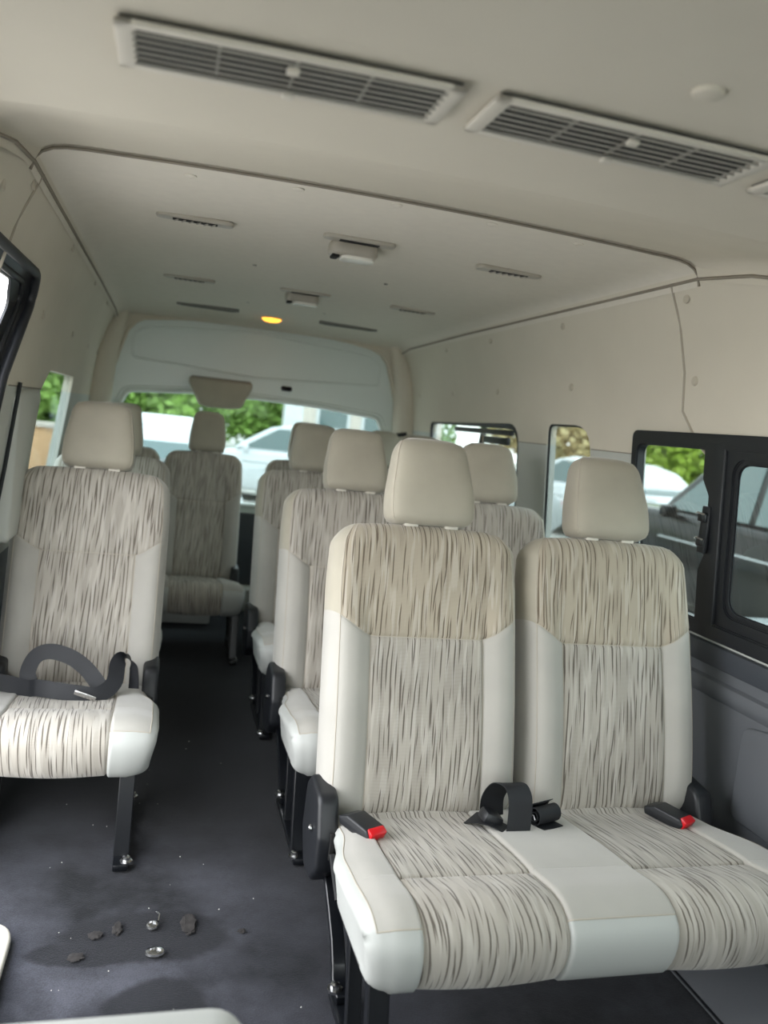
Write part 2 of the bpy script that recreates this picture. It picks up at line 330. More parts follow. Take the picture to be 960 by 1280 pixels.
# ------------------------------------------------------------------ seats
REC = math.radians(15); SR, CR = math.sin(REC), math.cos(REC)
def rp(x, d, s):                       # reclined frame: x across, d back, s up the backrest; bottom front at y=0, z=.25
    return Vector((x, s*SR + d*CR, .25 + s*CR - d*SR))
HB = .632; SY = .388
def make_back(root, cx, HWB=.224, worn=False):
    IW = .130
    cols = sorted(set([-.184, -.176, -.168, -.158, -.148, -.140, -.135, -.132, -IW, -.128, -.125, -.120, -.112, -.10, -.085, -.07, -.05, -.03, -.01] ))
    cols = cols + [-c for c in cols[::-1]]
    rows = [0, .012, .03, .06, .10, .14, .18, .22, .26, .30, .33, .355, .372, .381, .3845, SY, .3915, .395, .404, .42, .44, .465, .49, .515, .54, .56]
    rc = .04; T = .105
    def yoke(x, s):
        b = .055 * sst(IW - .012, .235, abs(x))
        k = s / SY if s < SY else max(0, (HB-.03 - s) / (HB-.03 - SY))
        return b * max(0, min(1, k))
    def hw(s):
        return (HWB - .004 - .006 * sst(.45, .62, s))
    def fd(x, s):                       # front depth displacement (negative is forward)
        ax = abs(x)
        d = -.014 * sst(IW, .165, ax) * (1 - sst(SY-.02, SY+.12, s)) * sst(0, .08, s)
        d -= .014 * math.sin(PI * min(1, s/.42)) if s < .42 else 0
        d -= .010 * (1 - sst(0, .2, abs(s-.50)))
        if s < SY + .001: d += .0045 * math.exp(-((ax-IW)/.0035)**2)
        d += .0045 * math.exp(-((s-SY)/.005)**2)
        return d
    V = []; info = []
    def add(x, d, s, uv, tagc): V.append(rp(cx + x, d, s)); info.append((uv, tagc)); return len(V)-1
    levels = []                          # (s, inset) : bottom round, rows, top round
    rr = .055
    for th in (90, 75, 60, 45, 30, 15): a = math.radians(th); levels.append((.045 - .045*math.sin(a), .045*(1-math.cos(a)), 'b'))
    for s in rows:
        if s >= .045: levels.append((s, 0, 'm'))
    top0 = HB - rr
    for th in (0, 15, 30, 45, 60, 75, 90): a = math.radians(th); levels.append((top0 + rr*math.sin(a), rr*(1-math.cos(a)), 't'))
    ringlen = None; rings = []
    for s, ins, k in levels:
        w_ = hw(s) - ins*(1.0 if k == 't' else .8); rdep = min(ins*.8, T/2 - .006); f0 = rdep; f1 = T - rdep
        rcc = min(rc, (f1-f0)*.48)
        ring = []
        arch = .010
        for x in cols:
            xx = x / .184 * (w_ - rcc)
            if abs(x) <= IW + .006 and k != 't': xx = x
            elif k == 'm' or k == 'b': xx = math.copysign(IW + .006 + (abs(x)-IW-.006) / (.184-IW-.006) * (w_ - rcc - IW - .006), x)
            s2 = s + yoke(xx, s) + (arch*(1-(xx/.2)**2) if k == 't' else 0)
            g = 1 if k == 'm' else (1 - ins/.055)
            ring.append(add(xx, f0 + fd(xx, s)*max(0, g), s2, (xx + cx*3.1, s2), (abs(x) < IW + 1e-6, True)))
        ncorn = 6
        def corner(x0, d0, a0, a1, n):
            for q in range(1, n+1):
                a = a0 + (a1-a0)*q/n
                xx = x0 + rcc*math.cos(a); dd = d0 + rcc*math.sin(a)
                fdd = fd(xx, s) * max(0, (1 - ins/.055)) * max(0, 1 - (dd - f0)/.03)
                s2 = s + yoke(xx, s) + (arch*(1-(min(abs(xx), .2)/.2)**2) if k == 't' else 0)
                ring.append(add(xx, dd + fdd, s2, ((abs(xx) + dd*.6) * (1 if xx > 0 else -1) + cx*3.1, s2), (False, q <= 2 and d0 < T/2)))
        corner(w_-rcc, f0+rcc, -PI/2, 0, ncorn)
        corner(w_-rcc, f1-rcc, 0, PI/2, ncorn)
        for q in range(1, 8):
            t = q/8; xx = (w_-rcc)*(1-2*t); s2 = s + yoke(xx, s) + (arch*(1-(xx/.2)**2) if k == 't' else 0)
            ring.append(add(xx, f1, s2, (xx + cx, s2), (False, False)))
        corner(-(w_-rcc), f1-rcc, PI/2, PI, ncorn)
        corner(-(w_-rcc), f0+rcc, PI, 1.5*PI, ncorn)
        # last point coincides with first column
        V.pop(); info.pop(); ring.pop()
        rings.append(ring)
    n = len(rings[0]); NC = len(cols)
    reg = {'upper_panel': [], 'upper_side_panel': [], 'centre_panel': [], 'backrest': []}
    frontset = set(range(NC-1)) | {NC-1, NC} | {n-1, n-2}
    for i in range(len(rings)-1):
        sm = (levels[i][0] + levels[i+1][0]) / 2
        for k in range(n):
            q = (rings[i][k], rings[i][(k+1) % n], rings[i+1][(k+1) % n], rings[i+1][k])
            if sm > SY and k in frontset: r_ = 'upper_panel'
            elif sm > SY and (k <= NC + 12 or k >= n - 14): r_ = 'upper_side_panel'
            elif sm <= SY and k < NC-1 and cols[k] >= -IW-1e-6 and cols[k+1] <= IW+1e-6: r_ = 'centre_panel'
            else: r_ = 'backrest'
            reg[r_].append(q)
    reg['backrest'].append(tuple(rings[0][::-1])); reg['upper_panel'].append(tuple(rings[-1]))
    def sub(faces, name, m, parent):
        idx = {}; vv = []; uu = []; ff = []
        for f in faces:
            g = []
            for i in f:
                if i not in idx: idx[i] = len(vv); vv.append(V[i]); uu.append(info[i][0])
                g.append(idx[i])
            ff.append(tuple(g))
        return mk(name, vv, ff, m, parent, uvs=uu)
    b = sub(reg['backrest'], 'backrest', M['suede'], root)
    st = M['stripe_tan'] if worn else M['stripe']
    sub(reg['upper_panel'], 'upper_panel', st, b); sub(reg['upper_side_panel'], 'upper_side_panel', M['suede_hr'] if worn else M['suede'], b); sub(reg['centre_panel'], 'centre_panel', M['stripe'], b)
    def seam(p, r_): tube('seam', p, r_, M['seam'], b, 5)
    iy = [i for i, l in enumerate(levels) if abs(l[0]-SY) < 1e-6][0]
    seam([V[rings[iy][k]] for k in list(range(n-2, n)) + list(range(0, NC+2))], .0013)
    for xv in (-IW, IW):
        k = [j for j, c in enumerate(cols) if abs(c-xv) < 1e-6][0]
        seam([V[rings[i][k]] for i in range(2, iy+1)], .0012)
    i0 = [i for i, l in enumerate(levels) if l[2] == 't'][-2]
    for k in (NC+1, n-2): seam([V[rings[i][k]] for i in range(3, i0)], .0012)
    return b
def make_headrest(root, cx):
    S0, H, T = HB + .009, .203, .105
    lev = []; NR = 22
    nx = 40
    V = []; rings = []
    prof = []
    for i in range(NR+1):
        t = i/NR; prof.append(t)
    for t in prof:
        a = min(1, t/.16); b = min(1, (1-t)/.20)
        e = math.sqrt(max(0, 1-(1-a)**2)) ; g = math.sqrt(max(0, 1-(1-b)**2))
        w_ = (.102 - .017*sst(.25, 1, t)) - .022*(1-e) - .03*(1-g)
        d_ = (T/2 - .012*sst(.3, 1, t)) - .028*(1-e) - .033*(1-g)
        ring = []
        for k in range(nx):
            an = 2*PI*k/nx; c, s_ = math.cos(an), math.sin(an); p = 2/4.6
            x = math.copysign(abs(c)**p, c)*w_; d = math.copysign(abs(s_)**p, s_)*d_
            d += -.004*math.cos(x/w_*PI/2) if d < 0 else 0
            ring.append(len(V)); V.append(rp(cx+x, T/2 - .004 + d + .012*t*t, S0 + H*t + .004*(1-(x/.1)**2)*sst(.8, 1, t)))
        rings.append(ring)
    F = []
    for A, B in zip(rings, rings[1:]):
        for k in range(nx): F.append((A[k], A[(k+1) % nx], B[(k+1) % nx], B[k]))
    F.append(tuple(rings[0][::-1])); F.append(tuple(rings[-1]))
    h = mk('headrest', V, F, M['suede_hr'], root)
    for k in (int(nx*.5)+3, nx-3): tube('seam', [V[r[k]] for r in rings[1:-1]], .0013, M['seam'], h, 5)
    for sx in (-.048, .048):
        bm = bmesh.new(); atube(bm, [rp(cx+sx, .055, HB-.02), rp(cx+sx, .055, S0+.03)], .006, 10)
        mkb('headrest_post', bm, M['chrome'], h)
        bm = bmesh.new(); M_ = Matrix.Rotation(-REC, 4, 'X'); abox(bm, rp(cx+sx, .040, HB+.0085), (.034, .035, .013), .004, M_)
        mkb('post_guide', bm, M['clear_cream'], h)
    return h
def make_cushion(root, HW, inserts):
    ctrl = [(.075, .20), (.085, .235), (.06, .258), (0, .268), (-.10, .284), (-.20, .300), (-.27, .309), (-.30, .311), (-.33, .316), (-.385, .325), (-.42, .322), (-.440, .313), (-.455, .298), (-.462, .275), (-.458, .245), (-.445, .215), (-.425, .195), (-.39, .188), (-.25, .182), (-.05, .182), (.05, .186)]
    # dense Catmull-Rom
    P = []; n = len(ctrl)
    for i in range(n):
        p0, p1, p2, p3 = [Vector(ctrl[(i+j-1) % n]) for j in range(4)]
        m_ = max(1, int((p2-p1).length/.012))
        for q in range(m_):
            t = q/m_; P.append(.5*((2*p1) + (p2-p0)*t + (2*p0-5*p1+4*p2-p3)*t*t + (3*p1-p0-3*p2+p3)*t**3))
    # extra points round the cross seam and the front seam
    out = []
    ycs = -.30; zfs = .309
    for i, p in enumerate(P):
        q = P[(i+1) % len(P)]; out.append(p)
        for yy in (-.292, -.296, -.2985, -.30, -.3015, -.304, -.308):
            if p.x > yy > q.x and p.y > .29: out.append(p.lerp(q, (p.x-yy)/(p.x-q.x)))
        if p.y > zfs > q.y and p.x < -.4: out.append(p.lerp(q, (p.y-zfs)/(p.y-q.y)))
    P = out; NP = len(P)
    arc = [0]
    for i in range(1, NP): arc.append(arc[-1] + (P[i]-P[i-1]).length)
    nor = []
    for i in range(NP):
        t = (P[(i+1) % NP] - P[i-1]).normalized(); nor.append(Vector((-t.y, t.x)) * 1.0)
    c_ = Vector((-.2, .25)); 
    for i in range(NP):
        if nor[i].dot(c_-P[i]) < 0: nor[i] = -nor[i]      # inward
    ifs = min(range(NP), key=lambda i: abs(P[i].y-zfs) + (9 if P[i].x > -.4 else 0))
    ics = min(range(NP), key=lambda i: abs(P[i].x-ycs) + (9 if P[i].y < .29 else 0))
    ibot = min(range(NP), key=lambda i: (P[i]-Vector((-.40, .19))).length)
    iback = min(range(NP), key=lambda i: (P[i]-Vector((.06, .258))).length)
    R0 = .045
    xs = set()
    edges = sorted([e for ab in inserts for e in ab])
    x = -(HW - R0)
    while x <= HW - R0 + 1e-6: xs.add(round(x, 4)); x += .022
    for e in edges:
        xs = {q for q in xs if abs(q-e) > .013}
        for d in (-.010, -.006, -.0025, 0, .0025, .006, .010): xs.add(round(e+d, 4))
    cols = [(x, 0.0) for x in sorted(xs)]
    capl = [(-(HW-R0) - R0*math.sin(math.radians(t)), R0*.62*(1-math.cos(math.radians(t)))) for t in (90, 78, 65, 52, 38, 25, 12)]
    capr = [(-a, b) for a, b in capl[::-1]]
    cols = capl + cols + capr
    V = []; U = []; rings = []
    for x, ins in cols:
        ring = []
        ininsert = any(a-1e-6 <= x <= b+1e-6 for a, b in inserts)
        for i in range(NP):
            p = P[i] + nor[i]*ins
            front = sst(-.25, -.46, P[i].x)
            top = P[i].y > .24 and -.44 < P[i].x < .06
            g = 0
            if iback <= i <= ibot:
                for e in edges: g += .005*math.exp(-((x-e)/.003)**2)
                if ininsert:
                    g += .006*math.exp(-((P[i].x-ycs)/.005)**2)*(1 if P[i].y > .29 else 0)
                    a, b = [ab for ab in inserts if ab[0]-1e-6 <= x <= ab[1]+1e-6][0]
                    t = (x-a)/(b-a); g -= .006*math.sin(PI*t) * (1-math.exp(-((P[i].x-ycs)/.05)**2))
                    if -.3 < P[i].x < 0 and P[i].y > .25: g += .008*math.sin(PI*t)
                elif ins == 0: g -= .004
            p = p + nor[i]*g
            xx = x
            ex = max(0, (abs(x) - (HW-.12))/.12)
            xx -= math.copysign(ex, x) * (.014*(1-sst(.19, .30, P[i].y)) + .03*sst(-.22, -.08, P[i].x) + .004*sst(-.38, -.47, P[i].x))
            V.append(Vector((xx, p.x, p.y))); U.append((x, arc[i])); ring.append(len(V)-1)
        rings.append(ring)
    reg = {'cushion': [], 'stripe_panel': [], 'front_corner_panel': [], 'underside': []}
    for j in range(len(rings)-1):
        xm = (cols[j][0]+cols[j+1][0])/2; ii = any(a < xm < b for a, b in inserts)
        for i in range(NP):
            q = (rings[j][i], rings[j+1][i], rings[j+1][(i+1) % NP], rings[j][(i+1) % NP])
            if iback <= i < ibot: r_ = 'stripe_panel' if ii else ('front_corner_panel' if i >= ifs else 'cushion')
            elif i >= ibot: r_ = 'underside'
            else: r_ = 'cushion'
            # vinyl side skirts
            if (j < len(capl) - 2 or j > len(rings) - len(capr)) and r_ != 'underside':
                r_ = 'front_corner_panel' if (j < 4 or j > len(rings)-6) and P[i].y < .30 or i >= ifs else 'cushion'
                if j < 4 or j > len(rings)-6: r_ = 'front_corner_panel'
            reg[r_].append(q)
    reg['front_corner_panel'].append(tuple(rings[0])); reg['front_corner_panel'].append(tuple(rings[-1][::-1]))
    def sub(faces, name, m, parent):
        idx = {}; vv = []; uu = []; ff = []
        for f in faces:
            g = []
            for i in f:
                if i not in idx: idx[i] = len(vv); vv.append(V[i]); uu.append(U[i])
                g.append(idx[i])
            ff.append(tuple(g))
        return mk(name, vv, ff, m, parent, uvs=uu)
    c = sub(reg['cushion'], 'cushion', M['suede'], root)
    for a, b in inserts:
        fs = [f for f in reg['stripe_panel'] if a-1e-4 <= min(U[i][0] for i in f) and max(U[i][0] for i in f) <= b+1e-4]
        sub(fs, 'stripe_panel', M['stripe'], c)
    sub(reg['front_corner_panel'], 'vinyl_edge_panel', M['vinyl'], c)
    sub(reg['underside'], 'underside', M['black'], c)
    def seam(p, r_): tube('seam', p, r_, M['seam'], c)
    for e in edges:
        j = min(range(len(cols)), key=lambda q: abs(cols[q][0]-e)); seam([V[rings[j][i]] for i in range(iback, ibot)], .0012)
    for a, b in inserts:
        js = [j for j in range(len(cols)) if a-1e-6 <= cols[j][0] <= b+1e-6]
        seam([V[rings[j][ics]] for j in js], .0014)
    js = [j for j in range(4, len(cols)-4)]
    seg = []
    for j in js:
        if any(a < cols[j][0] < b for a, b in inserts):
            if len(seg) > 1: seam(seg, .0013)
            seg = []
        else: seg.append(V[rings[j][ifs]])
    if len(seg) > 1: seam(seg, .0013)
    for j in (4, len(cols)-5): seam([V[rings[j][i]] for i in range(iback, ifs+1)], .0013)
    return c
def make_frame(root, x, sgn, back=True):
    """floor rail, bars, bolts and recliner cover on one side; sgn points outward"""
    xo = x
    bm = bmesh.new(); abox(bm, Vector((xo, -.34, .008)), (.034, .33, .016), .003)
    rail = mkb('floor_rail', bm, M['black_metal'], root)
    for y in (-.20, -.485):
        bm = bmesh.new(); lathe(bm, [(.015, .012), (.015, .017), (.009, .018), (.009, .026), (.005, .028)], 8, Matrix.Translation((xo + sgn*.012, y, .02 if y > -.3 else 0)))
        mkb('bolt', bm, M['chrome'], rail)
    def bar(pts, wx, t, name):
        bm = bmesh.new(); pts = [Vector(p) for p in pts]; rings = []
        for i, p in enumerate(pts):
            a = pts[max(0, i-1)]; b = pts[min(len(pts)-1, i+1)]; d = (b-a).normalized(); nrm = Vector((0, d[1], -d[0]))
            P3 = Vector((xo, p[0], p[1])); nn = Vector((0, nrm.y, nrm.z)) if False else Vector((0, -d[1], d[0]))
            rings.append([bm.verts.new(P3 + Vector((sx*wx/2, 0, 0)) + nn*sn*t/2) for sx, sn in ((-1, -1), (1, -1), (1, 1), (-1, 1))])
        for A, B in zip(rings, rings[1:]):
            for k in range(4): bm.faces.new((A[k], A[(k+1) % 4], B[(k+1) % 4], B[k]))
        bm.faces.new(rings[0][::-1]); bm.faces.new(rings[-1])
        bmesh.ops.recalc_face_normals(bm, faces=bm.faces)
        bmesh.ops.bevel(bm, geom=[e for e in bm.edges], offset=.002, segments=1, affect='EDGES')
        return mkb(name, bm, M['black_metal'], root)
    bar([(.03, .17), (-.03, .15), (-.09, .115), (-.135, .085), (-.16, .055), (-.175, .03), (-.22, .025)], .026, .018, 'leg')
    bar([(-.405, .205), (-.455, .004)], .036, .022, 'leg')
    bar([(-.25, .20), (-.30, .01)], .026, .018, 'leg')
    if back:
        pts = fillet([(.06, .335), (-.03, .325), (-.060, .25), (-.058, .18), (-.01, .135), (.06, .13), (.11, .20), (.10, .30)], .03, 5)
        bm = bmesh.new(); x1 = x - sgn*.002; x2 = x + sgn*.042
        prism(bm, pts, 'X', min(x1, x2), max(x1, x2), .010)
        cv = mkb('recliner_cover', bm, M['black'], root)
        bm = bmesh.new(); abox(bm, Vector((x + sgn*.012, -.060, .235)), (.010, .012, .055), .002); mkb('slot', bm, M['dark'], cv)
        bm = bmesh.new(); atube(bm, [(x+sgn*.012, -.07, .225), (x+sgn*.006, -.10, .185), (x+sgn*.004, -.13, .165)], [.006, .007, .008], 8)
        mkb('recline_lever', bm, M['black_metal'], cv)
        bm = bmesh.new(); lathe(bm, [(.007, 0), (.007, .004), (.004, .006)], 8, Matrix.Translation((x+sgn*.044, .0, .245)) @ Matrix.Rotation(sgn*PI/2, 4, 'Y'))
        mkb('screw', bm, M['chrome'], cv)
def bench(name, cx, y0, worn=True):
    root = empty(name, (cx, y0, 0))
    make_cushion(root, .460, [(-.3675, -.118), (.085, .340)])
    for c in (-.2285, .2285):
        make_back(root, c + .004, .224, worn); make_headrest(root, c + .014)
    make_frame(root, -.418, -1); make_frame(root, .418, 1)
    return root
def single(name, cx, y0):
    root = empty(name, (cx, y0, 0))
    make_cushion(root, .228, [(-.125, .118)])
    make_back(root, 0, .222); make_headrest(root, 0)
    make_frame(root, .165, 1, False)
    make_frame(root, -.165, -1, False)
    for sgn in (1, -1):
        pts = fillet([(.05, .345), (-.045, .335), (-.075, .25), (-.07, .19), (-.02, .15), (.06, .15), (.11, .20), (.10, .30)], .03, 5)
        bm = bmesh.new(); prism(bm, pts, 'X', *(sorted((sgn*.178, sgn*.222))), .010); cv = mkb('recliner_cover', bm, M['black'], root)
        bm = bmesh.new(); abox(bm, Vector((sgn*.205, -.074, .235)), (.010, .012, .05), .002); mkb('slot', bm, M['dark'], cv)
    return root
b1 = bench('bench_seat', .8075, 1.56)
tag(b1, 'front double bench seat with tan-worn upper backrests and red buckles', 'seat', 'double bench seats in a column on the right')
b2 = copy_tree(b1); b2.location = (.8075, 2.345, 0); tag(b2, 'double bench seat directly behind the front bench, beside the narrow quarter window')
b3 = copy_tree(b1); b3.location = (.8075, 3.12, 0); tag(b3, 'third double bench seat from the front, half hidden, beside the aisle')
b4 = copy_tree(b1); b4.location = (.885, 3.95, 0); b4.scale = (.9, 1, 1); tag(b4, 'rearmost double bench on the right, only its backrest tops showing behind the others')
b5 = copy_tree(b1); b5.location = (-.02, 3.93, 0); b5.scale = (.87, 1, 1); tag(b5, 'rear bench seat at the far end of the aisle, in front of the tailgate')
for b, g in ((b4, 'bench seats across the rear'), (b5, 'bench seats across the rear')): b['group'] = g
def retone(root, m):
    for bk in root.children:
        for p in bk.children:
            if p.name.startswith('upper_panel'):
                p.data = p.data.copy(); p.data.materials[0] = m
for r_ in (b2, b3, b4, b5): retone(r_, M['stripe'])
s1 = single('single_seat', -.193, 2.345)
tag(s1, 'single seat on the left of the aisle with a loose black belt on its cushion', 'seat', 'single seats along the left wall')
s2 = copy_tree(s1); s2.location = (-.193, 3.12, 0); tag(s2, 'single seat hidden behind the left front seat, only its headrest edge and shoulder showing')
# ------------------------------------------------------------------ belts and buckles
def ribbon(name, pts, wd, w_, m, parent=None, th=.0016, sub=6):
    """strap through pts; wd: width direction per point"""
    P = [Vector(p) for p in pts]; W = [Vector(q).normalized() for q in wd]; pp = []; ww = []
    n = len(P)
    for i in range(n-1):
        p0, p1, p2, p3 = P[max(0, i-1)], P[i], P[i+1], P[min(n-1, i+2)]
        for q in range(sub):
            t = q/sub; pp.append(.5*((2*p1) + (p2-p0)*t + (2*p0-5*p1+4*p2-p3)*t*t + (3*p1-p0-3*p2+p3)*t**3)); ww.append(W[i].lerp(W[i+1], t).normalized())
    pp.append(P[-1]); ww.append(W[-1]); V = []; F = []
    for i in range(len(pp)):
        t = (pp[min(len(pp)-1, i+1)] - pp[max(0, i-1)]).normalized(); wv = (ww[i] - t*ww[i].dot(t)).normalized(); nn = t.cross(wv)*th/2
        for a, b in ((-1, -1), (1, -1), (1, 1), (-1, 1)): V.append(pp[i] + wv*a*w_/2 + nn*b)
    for i in range(len(pp)-1):
        for k in range(4): F.append((4*i+k, 4*i+(k+1) % 4, 4*i+4+(k+1) % 4, 4*i+4+k))
    F.append((3, 2, 1, 0)); k = 4*(len(pp)-1); F.append((k, k+1, k+2, k+3))
    return mk(name, V, F, m, parent, sharp=40)
def buckle(loc, rz, label):
    root = empty('seat_belt_buckle', loc, rz); root.scale = (.88, .88, .88); tag(root, label, 'buckle', 'red button buckles on the front bench')
    bm = bmesh.new()
    pts = fillet([(-.045, -.008), (.052, -.010), (.060, .006), (.052, .020), (-.02, .023), (-.05, .010)], .006, 3)
    prism(bm, [(-p[0], p[1]) for p in pts], 'X', -.027, .027, .005); mkb('housing', bm, M['black'], root)
    bm = bmesh.new(); abox(bm, Vector((0, -.054, .008)), (.044, .020, .026), .004, Matrix.Rotation(.5, 4, 'X')); bt = mkb('release_button', bm, M['red'], root)
    bt['label'] = 'bright red push button'
    bm = bmesh.new(); abox(bm, Vector((0, -.060, -.008)), (.040, .006, .003), .001); mkb('tongue_slot', bm, M['dark'], root)
    return root
buckle((.425, 1.475, .290), .42, 'red button seat belt buckle at the aisle end of the front bench')
buckle((1.125, 1.49, .290), .42, 'red button seat belt buckle at the window end of the front bench')
X, Zv = (1, 0, 0), (0, 0, 1)
# strap standing in an arch between the two backrests
r = empty('folded_seat_belt', (.73, 1.47, .285), 0); tag(r, 'black lap belt strap standing in a loop at the middle of the front bench', 'seat belt')
ribbon('strap', [(-.005, .055, -.005), (-.01, .05, .04), (.0, .03, .078), (.012, .0, .088), (.018, -.02, .07), (.018, -.028, .03), (.016, -.03, .0), (.016, -.01, -.006)], [X]*8, .052, M['strap'], r)
ribbon('under_strap', [(-.06, .04, .0), (-.05, .012, .012), (-.03, -.01, .014), (.0, -.02, .002)], [(0.3, .6, 0)]*4, .04, M['strap'], r)
bm = bmesh.new(); abox(bm, Vector((-.03, .005, .018)), (.045, .04, .026), .009, Matrix.Rotation(.4, 4, 'Y')); mkb('buckle', bm, M['black'], r)
r = empty('rolled_seat_belt', (.82, 1.475, .288), .35); tag(r, 'black lap belt rolled into a coil beside the standing strap loop', 'seat belt')
pts = []; 
for k in range(26):
    a = k*.55; rad = .006 + .0011*k*.62; pts.append((0, rad*math.cos(a), .022 + rad*math.sin(a)))
ribbon('coiled_strap', pts, [X]*26, .062, M['strap'], r, sub=2)
ribbon('strap_end', [(.0, .03, .003), (0, 0, .0015), (.0, -.03, .003)], [X]*3, .055, M['strap'], r)
bm = bmesh.new(); atube(bm, [(-.036, -.01, .018), (-.033, .0, .024), (-.036, .008, .016)], .002, 6); mkb('metal_tongue', bm, M['chrome'], r)
# loose belt on the left seat
r = empty('loose_seat_belt', (-.20, 2.18, .29), 0); tag(r, 'loose black seat belt with a twisted loop lying across the left single seat', 'seat belt')
o_ = Vector((-.20, 2.18, .29))
def Lr(l): return [Vector(p) - o_ for p in l]
u_ = (0, .35, 1)
ribbon('strap', Lr([(-.40, 2.20, .325), (-.34, 2.19, .318), (-.295, 2.17, .315), (-.27, 2.155, .322), (-.23, 2.14, .322), (-.17, 2.135, .316), (-.12, 2.14, .312), (-.085, 2.17, .335), (-.080, 2.21, .375), (-.062, 2.225, .392), (-.040, 2.215, .365), (-.035, 2.20, .31)]),
       [(0, .5, 1), (0, .5, 1), (0, .4, 1), (0, .3, 1), (0, .3, 1), (0, .4, 1), (-.3, .6, 1), (-.8, .3, .6), (-1, -.2, .3), (-.5, -1, .2), (.6, -1, .1), (.8, -1, 0)], .042, M['strap'], r, sub=8)
ribbon('looped_strap', Lr([(-.285, 2.18, .312), (-.300, 2.20, .345), (-.285, 2.215, .385), (-.25, 2.215, .40), (-.20, 2.205, .39), (-.16, 2.195, .365), (-.13, 2.18, .335), (-.11, 2.165, .312)]),
       [(-.6, .3, .6), (-.6, .4, .6), (-.2, .5, 1), (0, .3, 1), (.1, .3, 1), (.25, .3, 1), (.3, .4, .9), (.3, .5, .7)], .040, M['strap'], r, sub=8)
bm = bmesh.new(); abox(bm, Vector((-.15, 2.115, .318)) - o_, (.055, .004, .012), .001, Matrix.Rotation(.35, 4, 'Y')); mkb('metal_slider', bm, M['chrome'], r)
# ------------------------------------------------------------------ floor, walls
CX = .4625
def wx(z):   # inner wall half-width from the centre line
    K = [(-.1, .90), (.55, .897), (.70, .890), (1.10, .857), (1.30, .835), (1.42, .802), (1.52, .757), (1.62, .70)]
    for (a, b), (c, d) in zip(K, K[1:]):
        if z <= c: return b + (d-b)*max(0, (z-a))/(c-a)
    return K[-1][1]
V = []; F = []; nx, ny = 24, 60
for j in range(ny+1):
    for i in range(nx+1):
        x = -.46 + 1.85*i/nx; y = -1.4 + 5.9*j/ny
        z = .004*noise.noise(Vector((x*5, y*1.2, 0))) + .003*math.sin(x*26)*sst(1.0, 2.4, y)*(1-sst(3.0, 3.6, y)) - .004
        V.append((x, y, z)); 
for j in range(ny):
    for i in range(nx): a = j*(nx+1)+i; F.append((a, a+1, a+nx+2, a+nx+1))
fl = mk('floor', V, F, M['carpet']); fl['kind'] = 'structure'; fl['label'] = 'dark navy carpet floor, paler and stained by the side door'
box('floor_pan', (CX, 1.55, -.05), (1.95, 5.95, .07), M['black'], fl)
def flat_fill(outline, holes, cuts_y=(), cuts_z=()):
    bm = bmesh.new()
    def loop(p):
        vs_ = [bm.verts.new((a, b, 0)) for a, b in p]; return [bm.edges.new((vs_[i], vs_[(i+1) % len(vs_)])) for i in range(len(vs_))]
    es = loop(outline)
    for h in holes: es += loop(h)
    bmesh.ops.triangle_fill(bm, edges=es, use_beauty=True, use_dissolve=False)
    for v in cuts_y: bmesh.ops.bisect_plane(bm, geom=bm.verts[:]+bm.edges[:]+bm.faces[:], plane_co=(v, 0, 0), plane_no=(1, 0, 0))
    for v in cuts_z: bmesh.ops.bisect_plane(bm, geom=bm.verts[:]+bm.edges[:]+bm.faces[:], plane_co=(0, v, 0), plane_no=(0, 1, 0))
    return bm
def region_obj(bm, pred, name, m, parent, mapf, depth):
    """copy faces that satisfy pred, map (a,b)->3D, add a lip of given depth vector on the borders"""
    b2 = bmesh.new(); vm = {}
    for f in bm.faces:
        c = f.calc_center_median()
        if not pred(c.x, c.y): continue
        vs_ = []
        for v in f.verts:
            if v not in vm: vm[v] = b2.verts.new(v.co)
            vs_.append(vm[v])
        b2.faces.new(vs_)
    be = [e for e in b2.edges if e.is_boundary]
    flat = {v: (v.co.x, v.co.y) for v in b2.verts}
    for v in b2.verts: v.co = mapf(*flat[v])
    r_ = bmesh.ops.extrude_edge_only(b2, edges=be)
    for v in [g for g in r_['geom'] if isinstance(g, bmesh.types.BMVert)]: v.co += depth
    return mkb(name, b2, m, parent, sharp=40)
zc = [.05*k for k in range(0, 33)] + [1.075]
